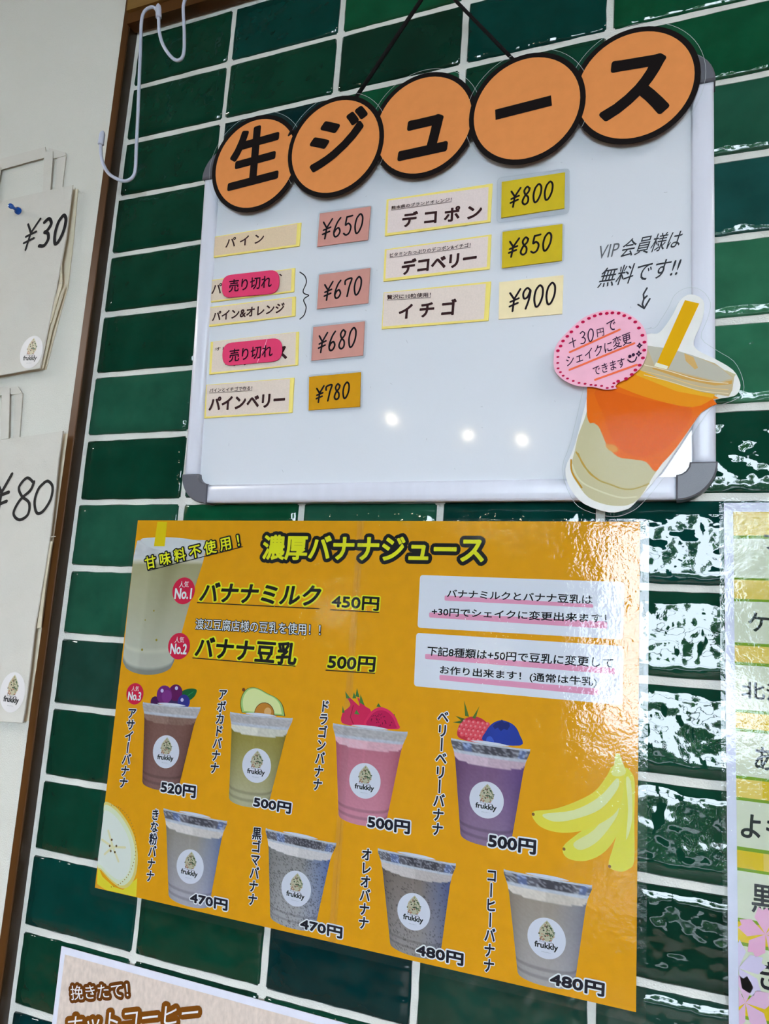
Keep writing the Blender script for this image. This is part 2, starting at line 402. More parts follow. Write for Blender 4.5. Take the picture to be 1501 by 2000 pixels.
# ------------------------------------------------------------------ white board
zb_, zt_ = 1.7115, 2.075
d_b, d_t = .020, .043
Vv = np.array([0, -(d_t-d_b), zt_-zb_]); BD = Plane((0, -d_b, zb_), (1, 0, 0), Vv)     # board front plane
def bquad(pts): return [BD.at(*p) for p in pts]
cTL, cTR, cBR, cBL = bquad([(400, 297), (1390, 100), (1401, 972), (357, 983)])
xL, xR = (cTL[0]+cBL[0])/2, (cTR[0]+cBR[0])/2; sB, sT = (cBL[1]+cBR[1])/2, (cTL[1]+cTR[1])/2
board = empty('whiteboard', BD.to3(((xL+xR)/2, sB), -.01)); tag(board, 'white magnetic board with pale aluminium frame and grey corners hung on the green tiles', 'whiteboard')
FWI = .0165                                   # frame width
FB = .019
slab('writing_surface', BD, rrect([(xL+.006, sB+.006), (xR-.006, sB+.006), (xR-.006, sT-.006), (xL+.006, sT-.006)], .024), -.012, -.0035, M['board_white'], board)
def rail(P):                                   # softly rounded frame rail
    P = ccw(P); n = len(P); V = [BD.to3(p, -.014) for p in P]+[BD.to3(p, -.0018) for p in P]+[BD.to3(p, .0) for p in inset(P, .0022)]+[BD.to3(p, .0008) for p in inset(P, .006)]
    Fs = [[k*n+i, k*n+(i+1) % n, (k+1)*n+(i+1) % n, (k+1)*n+i] for k in range(3) for i in range(n)] + [range(3*n, 4*n), list(range(n))[::-1]]
    return mk('frame_rail', V, Fs, M['aluminium'], board, smooth=True)
CR = .027
rail([(xL, sB+CR), (xL+FWI, sB+CR), (xL+FWI, sT-CR), (xL, sT-CR)])
rail([(xR-FWI, sB+CR), (xR, sB+CR), (xR, sT-CR), (xR-FWI, sT-CR)])
rail([(xL+CR, sB), (xR-CR, sB), (xR-CR, sB+FWI+.0005), (xL+CR, sB+FWI+.0005)])
rail([(xL+CR, sT-FWI), (xR-CR, sT-FWI), (xR-CR, sT), (xL+CR, sT)])
for sx, sz in ((-1, -1), (1, -1), (1, 1), (-1, 1)):
    cx, cz = (xL if sx < 0 else xR), (sB if sz < 0 else sT)
    P = []
    ox, oz = cx - sx*(CR+.0005), cz - sz*(CR+.0005)
    for k in range(11):
        a = math.pi/2*k/10; P.append((ox + sx*(CR+.0018)*math.cos(a), oz + sz*(CR+.0018)*math.sin(a)))
    P.append((ox, cz - sz*(FWI+.001)))
    for k in range(5):
        a = math.pi/2*(1-k/4); r = CR-FWI-.001; P.append((ox + sx*r*(1-math.sin(math.pi/2-a)*0)*math.cos(a) if False else ox + sx*r*math.cos(a), oz + sz*r*math.sin(a)))
    P.append((cx - sx*(FWI+.001), oz))
    Q = []
    for p in P:
        if not Q or np.hypot(p[0]-Q[-1][0], p[1]-Q[-1][1]) > 1e-5: Q.append(p)
    slab('corner_cap', BD, Q, -.0148, .0022, M['corner_plastic'], board, bev=.0012)
SURF = BD.raised(-.0035)                       # the white writing surface
ink = Ink(SURF); K = C(52, 54, 60)
text(ink, 'VIP', (1165, 507), (1205, 500), (1171, 481), C(96, 98, 104), .0, .0002)
text(ink, '会員様は', (1208, 504), (1324, 484), (1221, 468), K, .004, .0002)
text(ink, '無料です!!', (1165, 563), (1320, 540), (1178, 524), K, .004, .0002)
tag(ink.build('handwriting', board), 'thin dark marker writing drawn on the board'); ink = Ink(SURF)
zz = lambda p: (1130+p[0]/7.148, 460+p[1]/7.148)
ink.line(SURF.ats(map(zz, [(950, 735), (900, 820), (905, 880), (950, 845), (905, 890), (885, 960), (905, 1012)])), .0013, .0002, K)
ink.line(SURF.ats(map(zz, [(825, 965), (910, 1020), (990, 885)])), .0013, .0002, K)
tag(ink.build('drawn_arrow', board), 'drawn arrow pointing down to the cup cutout'); ink = Ink(SURF)
q = lambda p: (380+p[0]/3.95, 400+p[1]/3.95)
ink.line(smoothc(SURF.ats(map(q, [(812, 520), (850, 550), (862, 600), (838, 660), (845, 685), (880, 700), (848, 722), (842, 745), (860, 790), (845, 850), (812, 882)])), 4, False), .0011, .0002, C(30, 28, 34))
ink.build('drawn_brace', board); ink = Ink(SURF)
rs = np.random.RandomState(4)
for i in range(60):                            # pen specks and scuffs
    u = xL+FWI+.01 + rs.rand()*(xR-xL-2*FWI-.02); v = sB+FWI+.005 + rs.rand()*(sT-sB-2*FWI-.02)
    d = rs.randn(2)*.0012; ink.line([np.array([u, v]), np.array([u, v])+d], .00022, .0002, C(150, 152, 160))
tag(ink.build('pen_specks', board), kind='stuff')

# name cards and price cards held on the board
def card(quad, z, name, label, cat, group, paper, thick=.0012, margins=None, inner=None, lam=None, matn='paper', film_m='laminate_small'):
    P = SURF.ats(map(z, quad)); c = np.mean(P, axis=0)
    root = empty(name, SURF.to3(c)); tag(root, label, cat, group)
    t0 = .0003
    if lam:
        sheet('laminate_edge', SURF, rrect(SURF.ats(map(z, lam)), .004), t0, M[film_m], root)
        t0 += .0004
    slab('backing_sheet' if inner else 'paper', SURF, P, t0, t0+thick, M[matn], root, paper)
    top = t0+thick
    if inner: sheet('paper_inset', SURF, SURF.ats(map(z, inner[0])), top+.0001, M['speckle_paper'], root, inner[1]); top += .0001
    return root, SURF, top+.0002
YEL, INS, BR_ = C(238, 212, 118), C(214, 196, 184), C(52, 30, 32)
q2 = lambda p: (720+p[0]/3.574, 320+p[1]/3.574)
CARDS = [
 (q, [(158,252),(826,142),(812,322),(147,412)], [(160,258),(797,152),(786,312),(158,400)], 'plain cream card reading pineapple at the top left of the board', C(214,190,160),
   [('パ イ ン', (245,338), (538,298), (250,265), .02)]),
 (q, [(103,590),(778,492),(770,675),(98,760)], [(106,596),(755,502),(748,668),(112,750)], 'cream card half hidden by the upper pink sold out tag', C(210,192,172),
   [('パ', (138,692), (212,688), (145,615), .02), ('、', (655,560), (680,555), (660,540), .01)]),
 (q, [(107,795),(783,712),(780,862),(106,945)], [(112,802),(758,722),(754,858),(116,930)], 'cream card reading pineapple and orange just below the upper sold out tag', C(212,194,176),
   [('パイン&オレンジ', (143,902), (695,832), (148,832), .03)]),
 (q, [(130,1062),(808,982),(800,1240),(118,1312)], [(150,1062),(788,988),(782,1236),(135,1298)], 'cream card half hidden by the lower pink sold out tag', C(214,198,184),
   [('オレンジと', (162,1130), (420,1108), (165,1105), .01), ('ミックス', (245,1258), (715,1195), (252,1150), .035)]),
 (q, [(95,1392),(772,1337),(757,1605),(80,1650)], [(100,1396),(742,1345),(730,1600),(95,1636)], 'cream card reading pine berry at the bottom left of the board', C(212,196,184),
   [('パインとイチゴで作る！', (122,1452), (450,1432), (124,1422), .02), ('パインベリー', (118,1592), (697,1556), (126,1492), .04)]),
 (q2, [(128,255),(865,143),(850,410),(115,508)], [(142,262),(838,168),(830,398),(132,490)], 'speckled cream card beside the topmost yellow price card', C(216,200,196),
   [('熊本県のブランドオレンジ！', (162,326), (580,266), (163,302), .02), ('デ コ ポ ン', (238,447), (787,384), (244,350), .035)]),
 (q2, [(115,602),(857,498),(845,738),(105,825)], [(128,608),(836,512),(826,725),(120,806)], 'cream card beside the yellow 850 price card', C(218,202,196),
   [('ビタミンたっぷりのデコポン&イチゴ！', (152,656), (712,584), (153,630), .02), ('デコベリー', (233,780), (748,708), (242,680), .04)]),
 (q2, [(108,902),(855,825),(836,1098),(93,1157)], [(112,906),(820,842),(806,1088),(100,1140)], 'cream card with wide yellow right edge beside the plain 900 card', C(216,200,190),
   [('贅沢に10粒使用！', (132,952), (436,934), (132,922), .02), ('イ チ ゴ', (213,1088), (606,1055), (222,985), .035)])]
for zf, quad, inn, lab, pc, texts in CARDS:
    r, pl, t = card(quad, zf, 'menu_card', lab, 'card', 'drink name cards on the whiteboard', YEL, inner=(inn, pc))
    for s, a, b, c, bo in texts:
        ink = Ink(pl)
        text(ink, s, zf(a), zf(b), zf(c), BR_, bo, t)
        if bo == .02 and len(s) > 7: ink.line(pl.ats([zf((a[0], a[1]+5)), zf((b[0], b[1]+5))]), .0004, t, BR_)
        ink.build('lettering', r)
PINK, SAL, YL, OR = C(214, 62, 104), C(255, 162, 148), C(255, 197, 38), C(250, 162, 20)
def grow(qd, d):
    c = np.mean(qd, axis=0); return [tuple(np.array(p) + np.sign(np.array(p)-c)*d) for p in qd]
PR = [(q, [(970,72),(1362,18),(1340,275),(950,328)], 14, SAL, 'Y650', (985,272), (1295,218), (1003,130), 'salmon pink price card reading 650, topmost of its column'),
      (q, [(965,545),(1358,492),(1342,762),(948,808)], 14, SAL, 'Y670', (1000,745), (1288,692), (1012,612), 'salmon pink price card reading 670 beside the drawn brace'),
      (q, [(920,948),(1315,903),(1302,1165),(905,1205)], 16, SAL, 'Y680', (955,1148), (1245,1095), (970,1005), 'salmon pink price card reading 680'),
      (q, [(888,1330),(1285,1295),(1278,1560),(884,1588)], 14, OR, 'Y780', (940,1530), (1195,1490), (950,1412), 'orange price card reading 780, lowest of its column'),
      (q2, [(930,132),(1370,65),(1365,315),(925,382)], 32, YL, 'Y800', (985,312), (1280,250), (1000,190), 'yellow price card reading 800 in a wide clear laminate'),
      (q2, [(935,480),(1352,425),(1348,680),(930,732)], 12, YL, 'Y850', (972,660), (1268,605), (990,540), 'yellow price card reading 850'),
      (q2, [(912,830),(1358,780),(1350,1050),(907,1088)], 0, C(240, 214, 172), 'Y900', (978,1038), (1300,975), (990,895), 'pale cream price card reading 900 without laminate')]
for zf, quad, g, pc, s, a, b, c, lab in PR:
    r, pl, t = card(quad, zf, 'price_card', lab, 'price card', 'handwritten price cards on the whiteboard', pc, lam=grow(quad, g) if g else None, thick=.0008)
    ink = Ink(pl); hand(ink, s, zf(a), zf(b), zf(c), .0017, C(26, 18, 26), t, 1.25 if s != 'Y900' else 1.2); ink.build('lettering', r)
    if g:
        rim = Ink(pl); rim.line(rrect(pl.ats(map(zf, grow(quad, g))), .004), .0004, .0003, C(184, 188, 196), True); rim.build('laminate_rim', r)
        sheet('laminate_front', pl, rrect(pl.ats(map(zf, grow(quad, g))), .004), t+.0003, M['laminate_small'], r)
for qd, a, b, c, lab in [([(225,557),(665,508),(662,690),(222,730)], (278,685), (605,648), (282,590), 'pink sold out tag, the upper of the two'),
                         ([(230,1078),(686,1032),(686,1210),(226,1252)], (280,1222), (612,1180), (285,1125), 'pink sold out tag with a scratch, the lower of the two')]:
    P = SURF.ats(map(q, qd)); r = empty('sold_out_tag', SURF.to3(np.mean(P, axis=0), .0016)); tag(r, lab, 'tag', 'pink sold out tags')
    sheet('laminate_edge', SURF, rrect(SURF.ats(map(q, grow(qd, 10))), .012, 6), .0024, M['laminate_small'], r)
    slab('paper', SURF, rrect(P, .0105, 6), .0024, .0032, M['paper'], r, PINK)
    ink = Ink(SURF); text(ink, '売り切れ', q(a), q(b), q(c), C(36, 8, 28), .016, .0034); 
    if 'scratch' in lab: ink.line(SURF.ats(map(q, [(572, 1045), (548, 1120), (535, 1130), (497, 1225)])), .0008, .0034, C(232, 150, 175))
    ink.build('lettering', r)

# round orange signs, each on its own laminate disc, threaded on the cord
ORG = C(216, 136, 76)
SG = BD.raised(.0028)
SIGNS = [((423,574,235,405), '生', (448,371), (541,347), (458,264), 'leftmost round orange sign with a black rim'),
         ((576,732,193,381), 'ジ', (603,338), (706,300), (614,248), 'round orange sign second from the left under the cord'),
         ((735,917,143,348), 'ュ', (781,312), (869,293), (790,244), 'middle round orange sign of the five'),
         ((925,1128,110,316), 'ー', (966,236), (1078,207), (966,216), 'round orange sign with a single bar, second from the right'),
         ((1126,1350,57,278), 'ス', (1174,236), (1300,218), (1186,128), 'rightmost and largest looking round orange sign')]
for i, ((a, b, c, d), ch, tBL, tBR, tTL, lab) in enumerate(SIGNS):
    pl = SG.raised(.0006*(i % 2)); mx, my = (a+b)/2, (c+d)/2
    cc = pl.at(mx, my); rr = ((pl.at(b, my)-pl.at(a, my))[0] + (pl.at(mx, c)-pl.at(mx, d))[1])/4
    rr = .0497
    r = empty('round_sign', pl.to3(cc)); tag(r, lab, 'sign', 'round signs that spell the heading')
    sheet('laminate_disc', pl, circ(cc, rr+.0042, n=56), .0002, M['laminate_calm'], r)
    rim = Ink(pl); rim.line(circ(cc, rr+.0036, n=56), .00025, .0003, C(186, 192, 194), True); rim.build('laminate_rim', r)
    slab('black_rim', pl, circ(cc, rr, n=56), .0004, .0009, M['paper'], r, C(20, 14, 14))
    slab('orange_disc', pl, circ(cc, rr-.0045, n=56), .0009, .0011, M['paper'], r, ORG)
    ink = Ink(pl)
    if ch == 'ー':
        ink.poly(pl.ats([(967, 216), (1076, 188), (1078, 208), (968, 236)]), .0013, C(20, 14, 14))
    else:
        text(ink, ch, tBL, tBR, tTL, C(20, 14, 14), {'生': .03}.get(ch, .035), .0013)
    ink.build('lettering', r)
    cordP = BD.raised(-.002)
cr = empty('hanging_cord', (.42, -.03, 2.40)); tag(cr, 'black cord running up from the board in an inverted V', 'cord')
pk = np.array([.4135, -.012, 2.395])
def p3(pl, x, y, o=0): return pl.to3(pl.at(x, y), o)
A, B_ = p3(BD, 690, 200, .001), p3(BD, 1004, 120, .001)
AA, BB = p3(BD.raised(-.012), 822, 0), p3(BD.raised(-.012), 888, 0)
ex = lambda a, b, t: a + (b-a)*t
tube('cord_strand', [A, ex(A, AA, .5), AA, ex(A, AA, 1.16)], .0019, M['cord_black'], cr)
tube('cord_strand', [B_, ex(B_, BB, .5), BB, ex(B_, BB, 1.25)], .0016, M['cord_black'], cr)
tube('cord_strand', [p3(BD, 566, 270, .002), p3(BD, 573, 262, .004), p3(BD, 584, 260, .002)], .0019, M['cord_black'], cr)

# speech bubble note
bz = lambda p: (1075+p[0]/7.505, 590+p[1]/7.505)
BP = BD.raised(.0075)
out = [(45,800),(58,690),(130,560),(300,380),(480,230),(700,140),(880,118),(1100,160),(1280,270),(1390,430),(1415,640),(1390,820),(1300,980),(1130,1110),(985,1185),(945,1240),(962,1268),(800,1282),(620,1245),(400,1230),(220,1160),(80,1040),(42,920)]
P = smoothc(BP.ats(map(bz, out)), 4)
nb = empty('speech_bubble_note', BP.to3(np.mean(P, axis=0))); tag(nb, 'pink speech bubble note edged with red dots on the cup cutout', 'note')
slab('paper', BP, P, -.0006, 0, M['paper'], nb, C(250, 172, 192))
ink = Ink(BP); DR, OG, DK = C(178, 14, 66), C(232, 106, 70), C(48, 22, 52)
dots = [(105,715),(145,645),(180,572),(243,503),(302,438),(388,362),(472,293),(560,240),(645,203),(730,175),(822,167),(903,160),(995,165),(1077,200),(1157,237),(1238,293),(1292,382),(1343,488),(1373,588),(1370,706),(1350,820),(1303,926),(1240,997),(1187,1062),(1103,1124),(988,1162),(925,1190),(905,1243),(828,1260),(745,1230),(658,1220),(590,1214),(503,1198),(415,1186),(330,1157),(246,1122),(182,1080),(142,1028),(108,972),(103,893),(105,805)]
for k, (x, y) in enumerate(dots):
    ink.poly(circ(BP.at(*bz((x, y))), .0015 if k < 26 else .0012, .0012 if k < 26 else .0008, 10), .0002, DR)
for a, b in [((280,735),(1010,405)), ((275,995),(1225,605)), ((650,1140),(1260,920))]:
    ink.line(BP.ats([bz(a), bz(b)]), .0016, .0002, OG)
def btext(s, a, b, c, bo=.006): text(ink, s, bz(a), bz(b), bz(c), DK, bo, .0004)
ink.line(BP.ats([bz((318, 530)), bz((342, 665))]), .0008, .0004, DK); ink.line(BP.ats([bz((272, 606)), bz((366, 560))]), .0008, .0004, DK)
hand(ink, '30', bz((430, 625)), bz((640, 560)), bz((418, 450)), .0009, DK, .0004)
btext('円', (685,518), (785,490), (672,405)); btext('で', (835,450), (960,400), (815,300))
btext('シェイクに', (235,950), (905,715), (222,800)); btext('変更', (920,700), (1185,600), (900,530))
btext('できます', (630,1085), (1095,945), (612,950))
ink.poly(circ(BP.at(*bz((1160, 797))), .0013, n=10), .0004, DK); ink.poly(circ(BP.at(*bz((1210, 775))), .0013, n=10), .0004, DK)
ink.line(smoothc(BP.ats(map(bz, [(1130, 850), (1180, 882), (1235, 862), (1258, 808)])), 4, False), .0010, .0004, DK)
for cx, cy in ((1300, 640), (1290, 757)):
    ink.line(BP.ats([bz((cx+dx, cy+dy)) for dx, dy in [(0,-36),(12,-10),(36,-5),(12,12),(0,36),(-10,12),(-34,5),(-10,-10)]]), .0009, .0004, DK, True)
ink.build('lettering', nb)

# juice cup cutout
z1_ = lambda p: (1050+p[0]/3.328, 420+p[1]/3.328)
z2_ = lambda p: (1050+p[0]/3.328, 700+p[1]/3.328)
CP = BD.raised(.0035)
outl = [z1_(p) for p in [(880,640),(920,560),(975,518),(1040,528),(1080,575),(1065,690),(1012,820),(1040,880),(1150,935),(1265,1005),(1312,1085),(1308,1140)]] + \
       [z2_(p) for p in [(1270,245),(1150,268),(1085,318),(960,500),(800,740),(625,945),(560,985),(460,1000),(300,945),(212,850),(178,720),(240,560),(330,200),(345,100)]] + [z1_(p) for p in [(420,1000),(600,850),(710,775),(775,770),(820,730)]]
P = CP.ats(outl)
cu = empty('juice_cutout', CP.to3(np.mean(P, axis=0))); tag(cu, 'laminated paper cutout of a takeaway cup of orange drink with a straw', 'cutout')
def offs(P, d): return inset(ccw(P), -d)
PS = smoothc(ccw(P), 3)
lo = [z1_(p) for p in [(850,600),(890,520),(970,475),(1060,490),(1120,570),(1100,680),(1060,800),(1160,880),(1270,950),(1325,1050),(1335,1150)]] + \
     [z2_(p) for p in [(1280,270),(1180,305),(1120,330),(1000,500),(840,745),(690,930),(600,1000),(480,1030),(300,985),(215,900),(158,720),(215,540),(300,180),(320,90)]] + [z1_(p) for p in [(400,960),(580,800),(690,745),(760,735),(800,680)]]
LS = smoothc(CP.ats(lo), 3)
rim = Ink(CP); rim.line(LS, .0003, .0006, C(176, 184, 186), True); rim.build('laminate_rim', cu)
slab('white_border', CP, PS, -.0008, 0, M['paper'], cu, C(232, 228, 224))
ink = Ink(CP)
body = [z2_(p) for p in [(345,110),(420,40),(600,20),(1230,80),(1240,160),(1155,245),(1135,262),(800,690),(700,850),(640,925),(560,958),(440,950),(330,905),(260,820),(218,745),(216,690),(240,600),(262,500),(322,330)]]
ink.poly(smoothc(CP.ats(body), 3), .0002, C(196, 186, 148))
jz = [z2_(p) for p in [(345,100),(560,40),(1135,262),(1060,352),(900,580),(810,680),(760,735),(700,672),(600,655),(520,640),(455,575),(420,500),(395,445),(360,420),(335,418),(318,340)]]
ink.poly(smoothc(CP.ats(jz), 3), .0003, C(228, 106, 18))
inner = [z2_(p) for p in [(380,200),(700,270),(1000,330),(880,540),(700,640),(560,610),(480,520),(430,380)]]
ink.poly(smoothc(CP.ats(inner), 4), .00035, C(224, 98, 20))
ink.poly(smoothc(CP.ats([z2_(p) for p in [(420,120),(560,40),(640,60),(1138,240),(1128,268),(1000,318),(760,270),(560,200)]]), 3), .0004, C(240, 142, 24))
ink.poly(CP.ats([z2_(p) for p in [(600,25),(700,30),(1180,185),(1135,258),(900,215),(640,110)]]), .00045, C(246, 170, 40))
ink.poly(CP.ats([z1_(p) for p in [(640,1000),(680,850),(800,865),(980,905),(1150,965),(1275,1055),(1262,1140),(1240,1180),(1060,1150),(850,1085)]]), .0005, C(196, 176, 140))
ink.poly(CP.ats([z1_(p) for p in [(705,850),(860,870),(1010,915),(1180,990),(1262,1060),(1180,1085),(960,1030),(760,985)]]), .00055, C(188, 182, 166))
ink.poly(CP.ats([z1_(p) for p in [(760,985),(960,1040),(1180,1092),(1262,1075),(1258,1100),(1150,1110),(940,1068),(740,1000)]]), .0006, C(206, 158, 84))
for off, cc in ((0, C(226, 214, 188)), (42, C(222, 190, 130)), (66, C(224, 206, 170))):
    ink.line(smoothc(CP.ats([z1_(p) for p in [(690,975+off),(850,1015+off),(1050,1075+off),(1235,1095+off)]]), 4, False), .0006, .00065, cc)
ink.poly(CP.ats([z1_(p) for p in [(950,900),(1010,925),(1040,995),(1020,1005),(960,950)]]), .00065, C(208, 168, 104))
ink.poly(CP.ats([z1_(p) for p in [(955,555),(1048,577),(905,885),(848,1000),(768,975),(800,900)]]), .0007, C(226, 168, 8))
ink.poly(CP.ats([z1_(p) for p in [(768,960),(848,985),(835,1005),(755,985)]]), .00075, C(236, 226, 204))
for pts, cc in [([(262,620),(300,700),(385,785),(470,820),(560,850),(640,845),(720,815)], C(176, 152, 78)), ([(222,690),(250,760),(300,815),(420,870),(540,905),(640,900)], C(212, 206, 176)), ([(216,660),(222,740),(285,840)], C(186, 132, 30)), ([(250,610),(330,740),(390,785)], C(190, 150, 70))]:
    ink.line(smoothc(CP.ats([z2_(p) for p in pts]), 4, False), .0012, .0004, cc)
ink.poly(smoothc(CP.ats([z2_(p) for p in [(440,560),(500,565),(520,600),(490,610),(455,590)]]), 3), .0004, C(220, 150, 70))
tag(ink.build('printed_cup', cu, M['ink']), 'printed orange layered drink with yellow straw')
film('laminate_matte', [(300, .00006)], .0, .03, 1.1)
sheet('laminate_front', CP, LS, .0012, M['laminate_matte'], cu)

# ------------------------------------------------------------------ logo sticker print
def sticker(pl, ctr, r, ang, o, name, parent, white=C(214, 212, 222), ry=None, m=None, shade=1.0):
    ink = Ink(pl); ca, sa = math.cos(ang), math.sin(ang); ry = ry or r
    def L(x, y): return np.array([ctr[0]+x*r*ca-y*ry*sa, ctr[1]+x*r*sa+y*ry*ca])
    ink.poly([L(math.cos(a), math.sin(a)) for a in [2*math.pi*i/36 for i in range(36)]], o, white)
    rs = np.random.RandomState(11); pal = [C(150,140,90), C(110,120,80), C(70,90,60), C(190,150,120), C(170,110,95), C(200,190,150), C(60,58,50), C(150,130,110)]
    ink.poly([L(x, y) for x, y in [(0,.88),(.15,.74),(.36,.46),(.42,.18),(.28,-.08),(0,-.16),(-.28,-.08),(-.42,.18),(-.36,.46),(-.14,.74)]], o+.00005, C(186, 178, 150))
    for i in range(84):
        t = rs.rand(); y = -.12 + .92*t; hw = .43*math.sin(math.pi*min(1, (1-t)*.62+.16))**.8*(1 if t < .5 else (1-t)*1.9+.05)
        x = rs.uniform(-1, 1)*hw; rr = rs.uniform(.022, .055)
        k = pal[rs.randint(8)]
        if x > .12 and y > .2: k = C(60, 86, 56)
        if x < -.15 and rs.rand() < .6: k = C(170, 120, 100)
        ink.poly([L(x+rr*math.cos(a), y+rr*.8*math.sin(a)) for a in [2*math.pi*j/6+i for j in range(6)]], o+.0001+i*1e-6, k)
    INK = C(40, 44, 44)
    text(ink, 'frukkly', L(-.60, -.58), L(.60, -.58), L(-.60, -.22), INK, .035, o+.0001, metric=True)
    text(ink, 'Fruits Cafe', L(-.36, -.22), L(.36, -.22), L(-.36, -.14), INK, .0, o+.0001, metric=True)
    text(ink, 'フルックリー', L(-.24, -.70), L(.24, -.70), L(-.24, -.65), INK, .0, o+.0001, metric=True)
    ob = ink.build(name, parent, m); return ob

# ------------------------------------------------------------------ banana juice poster
PP = Plane((0, -.0062, 0))
PX0, PX1, PZ0, PZ1 = .0875, .5700, 1.3478, 1.6970
po = empty('menu_poster', ((PX0+PX1)/2, -.0062, PZ0)); tag(po, 'orange laminated banana juice poster below the whiteboard', 'poster')
ORA = C(232, 158, 0)
seam_t, seam_b = PP.at(702, 1020), PP.at(655, 1815); sxm = (seam_t[0]+seam_b[0])/2
slab('paper_sheet', PP, [(PX0, PZ0), (sxm, PZ0), (sxm, PZ1), (PX0, PZ1)], -.0005, 0, M['paper'], po, ORA)
slab('paper_sheet', PP, [(sxm+.0002, PZ0), (PX1, PZ0), (PX1, PZ1), (sxm+.0002, PZ1)], -.0005, 0, M['paper'], po, ORA)
YE, BK, WH = C(236, 226, 30), C(20, 20, 24), C(236, 236, 242)
BKc = [(BK, .02)]
ink = Ink(PP); o1 = .0006
text(ink, '濃厚バナナジュース', (513, 1092), (943, 1100), (517, 1046), YE, .030, o1, [(BK, .17)])
tag(ink.build('title_lettering', po), 'yellow title with a thick black outline')
ink = Ink(PP)
text(ink, '甘 味 料 不 使 用 ！', (287, 1113), (470, 1068), (284, 1089), YE, .02, .0012, [(BK, .12)]); ink.line(PP.ats([(290, 1115), (475, 1068)]), .0008, .0011, BK)
for s, a, b, c, ul in [('バナナミルク', (390,1174), (621,1183), (398,1138), [(386,1177),(624,1189)]), ('450円', (648,1187), (739,1193), (650,1162), [(646,1191),(740,1196)]),
                       ('バナナ豆乳', (381,1283), (577,1299), (387,1243), [(377,1285),(577,1301)]), ('500円', (640,1306), (731,1312), (643,1279), [(637,1309),(732,1315)])]:
    text(ink, s, a, b, c, BK, .032 if '円' not in s else .03, o1, [(YE, .10)]); ink.line(PP.ats(ul), .0009, o1+.0002, BK)
text(ink, '渡辺豆腐店様の豆乳を使用！！', (382,1229), (626,1242), (383,1208), WH, .004, o1, [(BK, .07)])
ink.build('lettering', po)
for qd, rows in [([(820,1123),(1219,1137),(1216,1249),(815,1226)],
                  [([(868,1163),(1158,1180),(1158,1187),(868,1173)], 'バナナミルクとバナナ豆乳は', (873,1167), (1156,1180), (874,1151)),
                   ([(838,1196),(1185,1214),(1185,1228),(838,1206)], '+30円でシェイクに変更出来ます！', (843,1202), (1184,1217), (844,1186))]),
                 ([(812.6,1236),(1217,1262),(1214.7,1377),(808,1340)],
                  [([(830,1277),(1201,1305),(1201,1317),(830,1287)], '下記8種類は+50円で豆乳に変更して', (834,1280), (1196,1305), (836,1262)),
                   ([(858,1318),(1168,1345),(1168,1358),(858,1328)], 'お作り出来ます！(通常は牛乳)', (859,1318), (1165,1343), (860,1300))])]:
    ink = Ink(PP); ink.poly(rrect(PP.ats(qd), .003), .0002, C(226, 224, 238)); pn_ = ink.build('notice_panel', po)
    for hq, t_, a, b, c in rows:
        ink = Ink(PP); ink.poly(rrect(PP.ats(hq), .0012), .0004, C(252, 152, 182)); tag(ink.build('highlighter_mark', pn_), 'pink highlighter stroke')
        ink = Ink(PP); text(ink, t_, a, b, c, BK, .018, .0006); ink.build('lettering', pn_)

